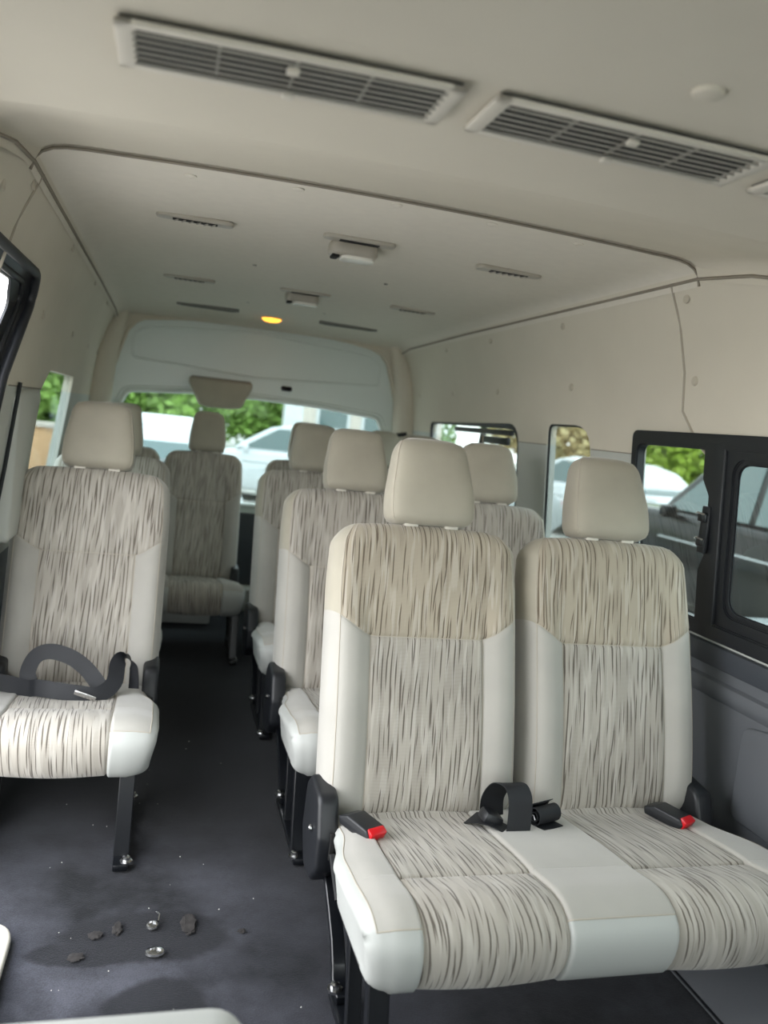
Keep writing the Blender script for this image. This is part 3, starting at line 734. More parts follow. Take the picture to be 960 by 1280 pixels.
for side, nm in ((1, 'wall_right'), (-1, 'wall_left')):
    if side == 1:
        holes = [fillet([(-.25, .655), (2.13, .655), (2.13, 1.142), (-.25, 1.142)], .02),
                 fillet([(2.395, .70), (2.715, .70), (2.715, 1.150), (2.395, 1.150)], [.06, .03, .035, .11]),
                 fillet([(2.965, .66), (4.10, .66), (4.10, 1.13), (2.965, 1.145)], [.05, .05, .04, .10]),
                 fillet([(-1.25, .68), (-.40, .66), (-.40, 1.13), (-.95, 1.13)], .06)]
        outline = [(-1.35, -.02), (4.56, -.02), (4.56, 1.62), (-1.35, 1.62)]
    else:
        holes = [fillet([(2.50, .68), (3.42, .68), (3.61, 1.14), (2.925, 1.14), (2.73, 1.04), (2.655, .955), (2.59, .86)], [.04, .05, .03, .05, .2, .2, .2]),
                 fillet([(-1.25, .68), (-.30, .66), (-.30, 1.13), (-.95, 1.13)], .06),
                 fillet([(.72, .02), (2.06, .02), (2.05, .85), (2.14, 1.09), (2.335, 1.30), (2.28, 1.362), (.72, 1.35)], [.05, .05, .1, .1, .045, .06, .05], 8)]
        outline = [(-1.35, -.02), (4.56, -.02), (4.56, 1.62), (-1.35, 1.62)]
    bm = flat_fill(outline, holes, [1.91, 2.6, 3.3, 4.0], zc)
    bmesh.ops.bisect_plane(bm, geom=bm.verts[:]+bm.edges[:]+bm.faces[:], plane_co=(1.91, 1.20, 0), plane_no=Vector((1, -.9, 0)).normalized())
    root = empty(nm, (CX + side*.9, 1.6, 0)); root['kind'] = 'structure'
    rl = Vector(root.location)
    mp = lambda y, z, side=side, rl=rl: Vector((CX + side*wx(z), y, z)) - rl
    front = lambda y, z: y < 1.91 and (z > 1.20 or (y-1.91) - .9*(z-1.20) < 0)
    dep = Vector((side*.035, 0, 0))
    region_obj(bm, lambda y, z: z > 1.075 and front(y, z), 'upper_side_panel', M['trim'], root, mp, dep)
    region_obj(bm, lambda y, z: z > 1.075 and not front(y, z), 'upper_side_panel', M['trim'], root, mp, dep)
    region_obj(bm, lambda y, z: .62 < z < 1.075, 'pillar_trim', M['trim_grey'] , root, mp, dep)
    region_obj(bm, lambda y, z: z < .62, 'lower_side_panel', M['lower'], root, mp, dep)
    bm.free()
    off = -side*.001
    P3 = lambda y, z: Vector((CX + side*(wx(z)-.001), y, z)) - rl
    bm = bmesh.new()
    atube(bm, [P3(1.91, z) for z in (1.52, 1.47, 1.42, 1.36, 1.30, 1.24, 1.20)] + [P3(1.88, 1.165), P3(1.84, 1.12), P3(1.79, 1.085)], .0035, 8)
    mkb('panel_seam', bm, M['seamline'], root)
    bm = bmesh.new(); atube(bm, [P3(y, 1.075) for y in ((2.14, 2.39) if side == 1 else (2.25, 2.86))], .0016, 6)
    if side == 1: atube(bm, [P3(2.72, 1.075), P3(2.96, 1.075)], .0016, 6)
    mkb('pillar_seam', bm, M['gap'], root)
    # push clips
    cl = [(1.86, 1.478), (1.865, 1.278), (2.542, 1.276), (3.19, 1.272), (3.745, 1.272), (4.285, 1.27), (2.543, 1.473), (3.184, 1.472), (3.742, 1.472)]
    if side == -1: cl = [(1.88, 1.489), (2.59, 1.490), (3.31, 1.492), (3.92, 1.492), (2.58, 1.288), (3.30, 1.29), (3.90, 1.292), (4.4, 1.29), (1.70, 1.44)]
    for y, z in cl:
        sl = math.atan2(wx(z+.02)-wx(z-.02), .04)
        bm = bmesh.new(); lathe(bm, [(.0125, -.002), (.0125, .0015), (.011, .003), (.006, .0035)], 14, Matrix.Translation(P3(y, z)) @ Matrix.Rotation(-side*(PI/2 - 0) , 4, 'Y') @ Matrix.Rotation(side*0 + 0, 4, 'X'))
        mkb('push_clip', bm, M['clip'], root)
    if side == 1:
        # recessed arm line and sill trim of the lower panel
        bm = bmesh.new(); abox(bm, Vector((CX+.893, .95, .60)) - rl, (.03, 2.3, .055), .008); mkb('window_sill_trim', bm, M['lower_dark'], root)
        bm = bmesh.new(); pr = [(0, .545), (-.014, .538), (-.018, .52), (-.010, .50), (0, .49)]
        prism(bm, [(CX+.90+a - rl.x, b) for a, b in pr], 'Y', -.4 - rl.y, 2.1 - rl.y); mkb('armrest_ridge', bm, M['lower'], root)
        bm = bmesh.new(); prism(bm, fillet([(.93, .25), (1.56, .25), (1.56, .47), (1.42, .495), (.93, .495)], .03), 'X', CX+.885, CX+.91, .006)
        for v in bm.verts: v.co -= rl
        mkb('door_pocket_panel', bm, M['lower'], root)
        bm = bmesh.new(); pr = [(.30, .0), (.30, .12), (.02, .12), (-.01, .09), (-.055, .035), (-.06, 0)]
        prism(bm, [(CX+.71+a - rl.x, b) for a, b in pr], 'Y', .0 - rl.y, 1.62 - rl.y, .004); st = mkb('floor_side_step', bm, M['lower'], root)
        bm = bmesh.new(); atube(bm, [(CX+.70-rl.x, -rl.y, .078), (CX+.70-rl.x, 1.62-rl.y, .078)], .004, 6); atube(bm, [(CX+.653-rl.x, -rl.y, .008), (CX+.653-rl.x, 1.62-rl.y, .008)], .004, 6); mkb('step_groove', bm, M['black'], st)
# rubber seal of the open sliding door
def P3l(y, z, o=0): return Vector((CX - wx(z) + o, y, z))
lp = fillet([(.72, .02), (2.06, .02), (2.05, .85), (2.14, 1.09), (2.335, 1.30), (2.28, 1.362), (.72, 1.35)], [.05, .05, .1, .1, .045, .06, .05], 8)
ds = tube('door_seal', [P3l(y, z, .004) for y, z in lp], .012, M['rubber'], None, 8, True)
ds.name = 'door_1'; ds['kind'] = 'structure'; ds['label'] = 'black rubber seal around the open side door'
lp2 = fillet([(.745, .045), (2.037, .045), (2.027, .855), (2.118, 1.10), (2.300, 1.295), (2.26, 1.337), (.745, 1.325)], [.05, .05, .1, .1, .04, .05, .05], 8)
lp3 = fillet([(.765, .065), (1.98, .065), (1.965, .86), (2.045, 1.11), (2.215, 1.275), (2.17, 1.325), (.765, 1.310)], [.05, .05, .1, .1, .035, .04, .05], 8)
tube('inner_seal', [P3l(y, z, -.020) for y, z in lp2], .009, M['black'], ds, 8, True)
bm = bmesh.new(); RR = [[bm.verts.new(P3l(y, z, o)) for y, z in q] for q, o in ((lp, .002), (lp2, -.020), (lp3, -.024), (lp3, -.030))]
for A, B in zip(RR, RR[1:]):
    for k in range(len(A)): bm.faces.new((A[k], A[(k+1) % len(A)], B[(k+1) % len(A)], B[k]))
mkb('door_jamb', bm, M['black'], ds)
# left pillar slot trim
bm = bmesh.new(); atube(bm, [P3l(2.30, .70, .004), P3l(2.33, .86, .007), P3l(2.35, .98, .007), P3l(2.37, 1.085, .007)], .006, 6)
o = mkb('belt_slot_trim', bm, M['black'], bpy.data.objects['wall_left']); o.location = -Vector(bpy.data.objects['wall_left'].location)
bm = bmesh.new(); prism(bm, fillet([(2.30, .66), (2.49, .66), (2.58, .86), (2.645, .955), (2.72, 1.04), (2.70, 1.075), (2.50, 1.07), (2.36, 1.06)], .02), 'X', CX-.893, CX-.846, .012)
for v in bm.verts: v.co -= Vector(bpy.data.objects['wall_left'].location); 
o = mkb('window_reveal_trim', bm, M['trim_grey'], bpy.data.objects['wall_left'])
# plastic entry step by the door
st = empty('entry_step_plate', (-.33, 1.55, 0)); tag(st, 'light grey plastic step plate on the carpet by the side door', 'step plate')
bm = bmesh.new(); prism(bm, fillet([(-.12, -.35), (.115, -.35), (.115, .10), (-.12, .10)], [.02, .02, .07, .02], 8), 'Z', .0, .018, .006); mkb('plate', bm, M['clear_cream'], st)
bm = bmesh.new(); lathe(bm, [(.010, 0), (.010, .003), (.006, .005)], 10, Matrix.Translation((.055, -.06, .018))); mkb('screw', bm, M['black'], st)
# ------------------------------------------------------------------ right windows
def quad_frame(name, pts_o, pts_i, xo, xi, m, parent):
    """frame between two closed outlines with equal counts (y,z), from depth xo to xi"""
    bm = bmesh.new(); n = len(pts_o)
    R = []
    for pts, dx in ((pts_o, xo), (pts_o, xi), (pts_i, xi), (pts_i, xo)):
        R.append([bm.verts.new((CX + wx(z) + dx, y, z)) for y, z in pts])
    for a in range(4):
        A, B = R[a], R[(a+1) % 4]
        for k in range(n): bm.faces.new((A[k], A[(k+1) % n], B[(k+1) % n], B[k]))
    bmesh.ops.recalc_face_normals(bm, faces=bm.faces)
    bmesh.ops.bevel(bm, geom=[e for e in bm.edges if abs(e.calc_face_angle(0)) > 1.0], offset=.004, segments=2, affect='EDGES')
    return mkb(name, bm, m, parent)
def pane(name, y0, y1, z0, z1, dx, m, parent, side=1):
    V = []
    for d in (dx, dx+.004):
        for y, z in ((y0, z0), (y1, z0), (y1, z1), (y0, z1)): V.append((CX + side*(wx(z) + d), y, z))
    F = [(0, 1, 2, 3), (7, 6, 5, 4), (0, 4, 5, 1), (1, 5, 6, 2), (2, 6, 7, 3), (3, 7, 4, 0)]
    return mk(name, V, F, m, parent, smooth=False)
w1 = empty('window_1', (0, 0, 0)); w1['kind'] = 'structure'
rr = lambda y0, y1, z0, z1, r: fillet([(y0, z0), (y1, z0), (y1, z1), (y0, z1)], r, 6)
quad_frame('window_frame', rr(-.26, 2.135, .635, 1.145, .025), rr(-.20, 2.105, .675, 1.105, .03), -.012, .018, M['black'], w1)
# fixed rear pane with its inner edge, upright with latches, sliding sash
pane('pane', 1.76, 2.12, .66, 1.12, .010, M['glass_tint'], w1)
bm = bmesh.new(); prism(bm, [(1.785, .66), (1.790, .80), (1.768, .845), (1.768, .99), (1.795, 1.03), (1.795, 1.125), (1.715, 1.125), (1.715, .66)], 'X', 0, .035, .004)
for v in bm.verts: v.co.x += CX + wx(v.co.z) - .012
up = mkb('upright', bm, M['black'], w1)
for z in (.872, .935):
    bm = bmesh.new(); abox(bm, Vector((CX+wx(z)-.020, 1.768, z)), (.016, .030, .022), .004); lt = mkb('latch', bm, M['black_metal'], up)
    bm = bmesh.new(); atube(bm, [(CX+wx(z)-.030, 1.785, z+.008), (CX+wx(z)-.036, 1.770, z+.012), (CX+wx(z)-.030, 1.750, z+.008)], .0025, 6); mkb('latch_spring', bm, M['chrome'], lt)
bm = bmesh.new(); abox(bm, Vector((CX+wx(.905)-.016, 1.765, .905)), (.012, .03, .12), .004); mkb('latch_plate', bm, M['black'], up)
quad_frame('sliding_sash', rr(.80, 1.745, .652, 1.120, .05), rr(.85, 1.690, .705, 1.085, .045), -.004, .012, M['black'], w1)
quad_frame('sash_bead', rr(.845, 1.700, .695, 1.092, .045), rr(.865, 1.676, .718, 1.075, .04), .002, .010, M['rubber'], w1)
pane('pane', .85, 1.695, .70, 1.09, .007, M['glass_tint'], w1)
pane('pane', -.24, .86, .66, 1.12, .016, M['glass_tint'], w1)
bm = bmesh.new(); atube(bm, [(CX+wx(.668)-.004, y, .668) for y in (.5, 1.2, 2.09)], .0035, 6); mkb('sill_strip', bm, M['chrome'], w1)
w2 = empty('window_2', (0, 0, 0)); w2['kind'] = 'structure'; pane('pane', 2.37, 2.74, .68, 1.17, .012, M['glass_tint'], w2)
quad_frame('rubber_edge', rr(2.385, 2.725, .69, 1.16, [.06, .03, .035, .11]), rr(2.402, 2.708, .71, 1.143, [.055, .025, .03, .10]), .004, .012, M['rubber'], w2)
w3 = empty('window_3', (0, 0, 0)); w3['kind'] = 'structure'; pane('pane', 2.93, 4.13, .63, 1.16, .014, M['glass_tint'], w3)
quad_frame('window_frame', rr(2.95, 4.11, .645, 1.145, [.05, .05, .04, .10]), rr(2.985, 4.085, .68, 1.122, [.045, .045, .035, .09]), .002, .014, M['rubber'], w3)
bm = bmesh.new(); abox(bm, Vector((CX+wx(1.11)+.0, 3.36, 1.105)), (.02, .66, .022), .004); mkb('upper_track', bm, M['black'], w3)
bm = bmesh.new(); abox(bm, Vector((CX+wx(1.08)+.005, 3.20, 1.07)), (.016, .26, .03), .004); mkb('handle', bm, M['black'], w3)
bm = bmesh.new(); abox(bm, Vector((CX+wx(.9)+.010, 3.45, .9)), (.016, .04, .46), .004, Matrix.Rotation(.08, 4, 'Y')); mkb('upright', bm, M['rubber'], w3)
w4 = empty('window_4', (0, 0, 0)); w4['kind'] = 'structure'; pane('pane', 2.58, 3.74, .64, 1.17, .014, M['glass_tint'], w4, -1)
w5 = empty('window_5', (0, 0, 0)); w5['kind'] = 'structure'; pane('pane', -1.28, -.37, .62, 1.16, .034, M['glass_clear'], w5, 1)
w6 = empty('window_6', (0, 0, 0)); w6['kind'] = 'structure'; pane('pane', -1.28, -.27, .62, 1.16, .034, M['glass_clear'], w6, -1)
# cab front: windscreen opening, cowl
wf = empty('wall_front', (CX, -1.35, 0)); wf['kind'] = 'structure'
bm = flat_fill([(-.97, -.02), (.97, -.02), (.97, 1.62), (-.97, 1.62)], [fillet([(-.80, .60), (.80, .60), (.72, 1.38), (-.72, 1.38)], .07)])
region_obj(bm, lambda a, b: True, 'dashboard_panel', M['lower_dark'], wf, lambda a, b: Vector((a, 0, b)), Vector((0, -.03, 0))); bm.free()
w7 = empty('window_7', (CX, -1.36, 0)); w7['kind'] = 'structure'
mk('windscreen', [(-.83, 0, .57), (.83, 0, .57), (.78, 0, 1.41), (-.78, 0, 1.41), (-.83, -.005, .57), (.83, -.005, .57), (.78, -.005, 1.41), (-.78, -.005, 1.41)], [(0, 1, 2, 3), (7, 6, 5, 4), (0, 4, 5, 1), (1, 5, 6, 2), (2, 6, 7, 3), (3, 7, 4, 0)], M['glass_clear'], w7, smooth=False)
# ------------------------------------------------------------------ ceiling
prof = [(-.764, -.070), (-.757, -.045), (-.745, -.032), (-.725, -.022), (-.70, -.017), (-.66, -.014)] + [(-.6 + .1*k, -.012*((-.6+.1*k)/.6)**2) for k in range(13)]
prof = prof + [(-a, b) for a, b in prof[5::-1]]
def ceil_obj(name, ys, zs, m):
    V = []; F = []
    for y, z in zip(ys, zs):
        for a, b in prof: V.append((CX+a, y, z+b))
    n = len(prof)
    for j in range(len(ys)-1):
        for i in range(n-1): k = j*n+i; F.append((k, k+n, k+n+1, k+1))
    o = mk(name, V, F, m); return o
ZC = 1.567
cl = ceil_obj('ceiling', [1.80, 1.803, 1.81, 2.2, 2.8, 3.4, 3.9, 4.2, 4.35, 4.45, 4.52], [ZC+.012, ZC+.004, ZC, ZC, ZC, ZC-.001, ZC-.003, ZC-.006, ZC-.012, ZC-.024, ZC-.04], M['headliner'])
cl['kind'] = 'structure'
n = len(prof)
fy = [-1.38, -.5, .4, .8, 1.0, 1.12, 1.17, 1.19, 1.195, 1.20, 1.205, 1.21, 1.30, 1.45, 1.6, 1.7, 1.78, 1.796, 1.80]
fz = [1.44, 1.449, 1.450, 1.450, 1.450, 1.450, 1.450, 1.450, 1.4503, 1.4513, 1.453, 1.4548, 1.4785, 1.516, 1.545, 1.562, 1.571, 1.575, 1.581]
ft = ceil_obj('trim_1', fy, fz, M['trim']); ft['kind'] = 'structure'; ft['label'] = 'lowered front roof duct housing in pale beige'
roof = box('roof_skin', (CX, 1.55, 1.66), (1.62, 6.0, .04), M['black'], cl)
bm = bmesh.new(); atube(bm, [(CX+a, 1.80, ZC+b+.0015) for a, b in prof], .0035, 6)
for s_ in (-1, 1): atube(bm, [(CX+s_*.757, y, z-.052) for y, z in [(1.0, 1.45), (1.2, 1.455), (1.3, 1.48), (1.6, 1.545), (1.8, ZC), (2.5, ZC), (3.4, ZC), (4.3, ZC-.008), (4.5, ZC-.03)]], .004, 6)
mkb('ceiling_seam', bm, M['gap'], cl)
for x, y in ((.003, 1.87), (.232, 1.84), (.452, 1.83), (.685, 1.835), (.915, 1.85), (.235, 2.84), (.685, 2.81), (.592, 4.15), (.277, 4.2), (.30, 3.80), (.65, 3.80)):
    bm = bmesh.new(); r_ = .013 if y < 2 else .007
    lathe(bm, [(r_, 0), (r_, .002), (r_*.8, .0035)], 12, Matrix.Translation((x, y, ZC - .012*((x-CX)/.6)**2)) @ Matrix.Rotation(PI, 4, 'X'))
    mkb('push_clip', bm, M['headliner'] if y < 2 else M['label'], cl)
bm = bmesh.new(); lathe(bm, [(.017, 0), (.016, .004), (.010, .006)], 16, Matrix.Translation((.509, .78, 1.45)) @ Matrix.Rotation(PI, 4, 'X')); mkb('push_clip', bm, M['trim'], ft)
# front grilles
def grille(x0, x1, label, dz=0):
    xc = (x0+x1)/2; arc_ = lambda x: 1.450 - .012*((x-CX)/.6)**2
    root = empty('air_vent', (xc, .934, min(arc_(xc), (arc_(x0)+arc_(x1))/2) - .0065)); root.rotation_euler[1] = -math.atan2(arc_(x1)-arc_(x0), x1-x0); tag(root, label, 'air vent', 'louvred air vents in the front duct')
    hw = (x1-x0)/2; hd = .056
    bm = bmesh.new()
    for c, s in (((0, -hd+.006, -.001), (2*hw, .012, .007)), ((0, hd-.006, -.001), (2*hw, .012, .007)), ((-hw+.010, 0, -.001), (.020, 2*hd, .007)), ((hw-.010, 0, -.001), (.020, 2*hd, .007))): abox(bm, Vector(c), s, .003)
    mkb('frame', bm, M['vent'], root)
    bm = bmesh.new(); abox(bm, Vector((0, 0, .0035)), (2*hw-.01, 2*hd-.01, .004)); mkb('backing', bm, M['dark'], root)
    for k in range(6):
        y = -hd + .0190 + k*.0148; bm = bmesh.new(); abox(bm, Vector((0, y, -.004)), (2*hw-.035, .0036, .0025), 0, Matrix.Rotation(.3, 4, 'X')); mkb('slat', bm, M['slat'], root)
    bm = bmesh.new()
    bm.free()
    for x in (-.08, 0, .08): box('crossbar', (x, 0, -.001), (.003, 2*hd-.03, .003), M['slat'], root)
    for c_ in ((-.004, -.034, -.010), (0, .034, -.010)): box('louvre_tab', c_, (.014, .012, .006), M['vent'], root, .002)
    return root
grille(-.083, .283, 'louvred roof air vent at the upper left, nearest the left wall')
grille(.317, .686, 'louvred roof air vent at the upper right, middle one of three')
grille(.724, 1.09, 'louvred roof air vent cut off by the right edge of the photo')
# rear ceiling fixtures
def small_vent(x0, x1, y, label, wide=False):
    xc = (x0+x1)/2; zz = ZC - .012*((xc-CX)/.6)**2; root = empty('ceiling_outlet', (xc, y, zz)); tag(root, label, 'ceiling vent', 'small slotted ceiling outlets')
    hw = (x1-x0)/2
    bm = bmesh.new(); prism(bm, fillet([(-hw, -.022), (hw, -.022), (hw, .022), (-hw, .022)], .02, 5), 'Z', -.010, .002, .004); mkb('frame', bm, M['vent2'], root)
    bm = bmesh.new(); abox(bm, Vector((0, 0, -.0105)), (hw*1.15, .022, .002)); mkb('opening', bm, M['dark'], root)
    for k in range(6):
        bm = bmesh.new(); abox(bm, Vector((-hw*.48 + k*hw*.19, 0, -.0125)), (.003, .022, .004), 0, Matrix.Rotation(.4, 4, 'Z')); mkb('fin', bm, M['slat'], root)
    return root
small_vent(-.075, .125, 2.27, 'slotted ceiling outlet left of the nearer dome lamp')
small_vent(.81, 1.01, 2.26, 'slotted ceiling outlet right of the nearer dome lamp')
small_vent(-.065, .13, 3.30, 'slotted ceiling outlet left of the farther dome lamp')
small_vent(.82, 1.01, 3.25, 'slotted ceiling outlet right of the farther dome lamp')
def strip(x0, x1, y, label):
    root = empty('roof_strip', ((x0+x1)/2, y, ZC-.006)); tag(root, label, 'ceiling vent', 'narrow vents at the rear of the ceiling'); hw = (x1-x0)/2
    bm = bmesh.new(); prism(bm, fillet([(-hw, -.02), (hw, -.02), (hw, .02), (-hw, .02)], .016, 4), 'Z', -.014, .004, .004); mkb('frame', bm, M['label'], root)
    bm = bmesh.new(); abox(bm, Vector((0, 0, -.015)), (hw*1.7, .012, .002)); mkb('opening', bm, M['dark'], root)
strip(-.01, .285, 4.09, 'narrow dark roof vent near the tailgate, left of the amber lamp')
strip(.676, .972, 4.07, 'narrow dark roof vent near the tailgate, right of the amber lamp')
def dome(xc, y, label):
    root = empty('dome_lamp', (xc, y, ZC)); tag(root, label, 'ceiling lamp', 'dome lamps along the roof centre')
    bm = bmesh.new(); prism(bm, fillet([(-.10, -.045), (.10, -.045), (.10, .0), (-.10, .0)], .02, 5), 'Z', -.010, .002, .004); mkb('outlet_frame', bm, M['vent2'], root)
    bm = bmesh.new(); abox(bm, Vector((0, -.022, -.0105)), (.11, .022, .002)); mkb('outlet_opening', bm, M['dark'], root)
    bm = bmesh.new(); prism(bm, fillet([(-.068, .02), (.068, .02), (.068, .10), (-.068, .10)], .03, 6), 'Z', -.036, .002, .012); mkb('lamp_base', bm, M['vent2'], root)
    bm = bmesh.new(); prism(bm, fillet([(-.035, .028), (.062, .028), (.062, .092), (-.035, .092)], .024, 6), 'Z', -.044, -.032, .004); mkb('lens', bm, M['lens'], root)
    bm = bmesh.new(); prism(bm, fillet([(-.060, .035), (-.040, .035), (-.040, .085), (-.060, .085)], .008, 4), 'Z', -.042, -.034, .002); mkb('switch', bm, M['dark'], root)
dome(.457, 2.245, 'ceiling dome lamp with a pale lens, the nearer one')
dome(.475, 3.28, 'ceiling dome lamp with a pale lens, farther back')
r = empty('warning_lamp', (.459, 4.23, ZC-.006)); tag(r, 'small glowing amber lamp above the tailgate', 'lamp')
bm = bmesh.new(); lathe(bm, [(.050, 0), (.048, .010), (.036, .018), (.015, .022)], 20, Matrix.Rotation(PI, 4, 'X')); o = mkb('amber_lens', bm, M['amber'], r)
bm = bmesh.new(); lathe(bm, [(.056, -.002), (.056, .005), (.05, .006)], 20, Matrix.Rotation(PI, 4, 'X')); mkb('bezel', bm, M['vent'], r)
# ------------------------------------------------------------------ rear: surround and tailgate
arch = [(-.335, .0), (-.335, 1.057), (-.305, 1.20), (-.272, 1.33), (-.241, 1.43), (-.205, 1.475), (-.165, 1.498), (.0, 1.520), (.15, 1.534), (.45, 1.545), (.75, 1.536), (.92, 1.520), (1.07, 1.498), (1.12, 1.475), (1.16, 1.43), (1.195, 1.33), (1.235, 1.20), (1.26, 1.057), (1.26, .0)]
wb = empty('wall_back', (CX, 4.5, 0)); wb['kind'] = 'structure'
bm = flat_fill([(-.97+CX, -.02), (-.335, -.02)] + arch[0:] + [(1.26, -.02), (.97+CX, -.02), (.97+CX, 1.62), (-.97+CX, 1.62)], [])
region_obj(bm, lambda a, b: True, 'tailgate_surround', M['trim'], wb, lambda a, b: Vector((a-CX, 0, b)), Vector((0, .07, 0))); bm.free()
bm = bmesh.new()
for s_ in (-1, 1):
    pts = []
    for z in (.55, .8, 1.0, 1.1, 1.2, 1.3, 1.38, 1.44, 1.49, 1.53): pts.append((s_*(wx(z)-.03), -.015, z))
    atube(bm, pts, [.075, .075, .072, .07, .066, .062, .055, .05, .04, .03], 14)
mkb('corner_pillar', bm, M['trim'], wb)
tube('surround_welt', [(a-CX, -.004, b) for a, b in arch], .008, M['trim'], wb, 8)
dr = empty('door_2', (CX, 4.56, 0)); dr['kind'] = 'structure'; dr['label'] = 'pale painted tailgate with a wide window'
bm_out = [(a + (.03 if a > CX else -.03), b) for a, b in arch]; bm_out = [(-.37, .0), (-.37, 1.1), (-.30, 1.35), (-.22, 1.54), (.45, 1.58), (1.14, 1.54), (1.22, 1.35), (1.30, 1.1), (1.30, .0)]
hole = fillet([(-.285, .56), (1.215, .56), (1.225, .95), (1.145, 1.125), (.8, 1.152), (.45, 1.158), (.1, 1.152), (-.225, 1.125), (-.30, .95)], [.05, .05, .05, .06, 0, 0, 0, .06, .05])
emb = fillet([(-.215, 1.30), (.45, 1.265), (1.135, 1.30), (1.135, 1.43), (1.05, 1.47), (.45, 1.51), (-.13, 1.47), (-.215, 1.43)], [.03, 0, .03, .05, .05, 0, .05, .05])
bm = flat_fill(bm_out, [hole, emb])
region_obj(bm, lambda a, b: True, 'door_skin', M['paint'], dr, lambda a, b: Vector((a-CX, 0, b)), Vector((0, .018, 0))); bm.free()
bm = flat_fill(emb, []); region_obj(bm, lambda a, b: True, 'recessed_panel', M['paint'], dr, lambda a, b: Vector((a-CX, .014, b)), Vector((0, .01, 0))); bm.free()
tube('panel_lip', [(a-CX, .002, b) for a, b in emb], .006, M['paint'], dr, 8, True)
tube('window_lip', [(a-CX, .0, b) for a, b in hole], .013, M['paint'], dr, 8, True)
hb = [(CX + (a-CX)*1.028, .855 + (b-.855)*1.06) for a, b in hole]
tube('hatch_rib', [(a-CX, .0, b) for a, b in hb if b > .9], .007, M['paint'], dr, 8)
bm = bmesh.new(); prism(bm, [(a-CX, b) for a, b in fillet([(-.31, .54), (1.24, .54), (1.25, .95), (1.17, 1.15), (.45, 1.17), (-.25, 1.15), (-.32, .95)], .04)], 'Y', .022, .026); mkb('rear_pane', bm, M['glass_rear'], dr)
bm = bmesh.new(); prism(bm, [(a-CX, b) for a, b in fillet([(-.36, .04), (1.28, .04), (1.28, .52), (-.36, .52)], .04)], 'Y', -.02, .0, .006); mkb('inner_trim', bm, M['lower_dark'], dr)
bm = bmesh.new(); prism(bm, [(a-CX, b) for a, b in fillet([(-.40, .0), (1.32, .0), (1.32, .12), (-.40, .12)], .02)], 'Y', -.16, -.03, .01); mkb('rear_sill', bm, M['trim_grey'], dr)
r = empty('brake_lamp_housing', (.25, 4.53, 1.155)); tag(r, 'beige wedge-shaped cover hanging above the tailgate window', 'lamp housing')
bm = bmesh.new(); prism(bm, fillet([(-.165, .075), (.165, .075), (.165, .045), (.115, -.065), (.06, -.075), (-.06, -.075), (-.105, -.065), (-.165, .045)], [.012, .012, .03, .03, .03, .03, .03, .03], 4), 'Y', -.085, .02, .012); mkb('cover', bm, M['suede_hr'], r)
bm = bmesh.new(); abox(bm, Vector((0, -.04, .078)), (.31, .07, .008), .003); mkb('cap', bm, M['label'], r)
r = empty('tailgate_latch', (.61, 4.55, 1.227)); tag(r, 'small black striker on the tailgate frame above the rear window', 'latch')
bm = bmesh.new(); abox(bm, Vector((0, 0, 0)), (.062, .02, .026), .010); mkb('cap', bm, M['black'], r)
bm = bmesh.new(); abox(bm, Vector((0, -.012, 0)), (.03, .006, .012), .002); mkb('slot', bm, M['dark'], r)
r = empty('coat_hook', (1.225, 4.38, 1.02)); tag(r, 'small black hook on the rear right pillar', 'hook')
bm = bmesh.new(); atube(bm, [(.05, 0, .03), (.0, 0, .02), (-.03, 0, .0), (-.035, 0, -.02)], [.012, .012, .01, .008], 8); mkb('hook', bm, M['black'], r)
# ------------------------------------------------------------------ seat edge at the bottom and small floor items
r = empty('seat_edge', (0, .86, 0)); tag(r, 'pale rounded seat edge along the bottom left of the photo', 'seat')
bm = bmesh.new(); abox(bm, Vector((-.11, -.20, .345)), (.50, .43, .14), .045, None, 6); mkb('cushion', bm, M['vinyl'], r)
bm = bmesh.new(); abox(bm, Vector((-.11, -.20, .13)), (.40, .30, .26), .01); mkb('base', bm, M['black'], r)
r = empty('round_cap', (.99, 1.06, 0)); tag(r, 'rounded grey plastic cap at the bottom edge beneath the bench', 'cap')
bm = bmesh.new(); lathe(bm, [(.055, 0), (.052, .03), (.04, .045), (.015, .052)], 20, Matrix()); mkb('dome', bm, M['lower'], r)
# holes and scraps left by the removed seat
def scrap(x, y, sx, sy, k):
    bm = bmesh.new(); bmesh.ops.create_icosphere(bm, subdivisions=3, radius=1)
    for v in bm.verts:
        q = 1 + .55*noise.noise(v.co*2.2 + Vector((k*7.1, 0, 0))); v.co = Vector((v.co.x*sx*q, v.co.y*sy*q, max(-.3, v.co.z)*.002*q + .0012*noise.noise(v.co*6)))
    return bm
for k, (x, y, sx, sy) in enumerate([(-.062, 1.612, .012, .012), (-.021, 1.63, .009, .018), (-.093, 1.546, .014, .012), (.121, 1.633, .015, .034), (.23, 1.60, .008, .006)]):
    o = empty('carpet_scrap', (x, y, 0)); lab = ['torn tuft of carpet, left of the pair beside the stain', 'torn tuft of carpet, right of the small pair beside the stain', 'torn tuft of carpet nearest the step plate', 'largest brown patch of torn carpet, right of the metal anchor', 'tiny scrap on the carpet near the front bench'][k]
    tag(o, lab, 'debris', 'torn carpet patches'); mkb('tuft', scrap(x, y, sx, sy, k), M['debris'], o)
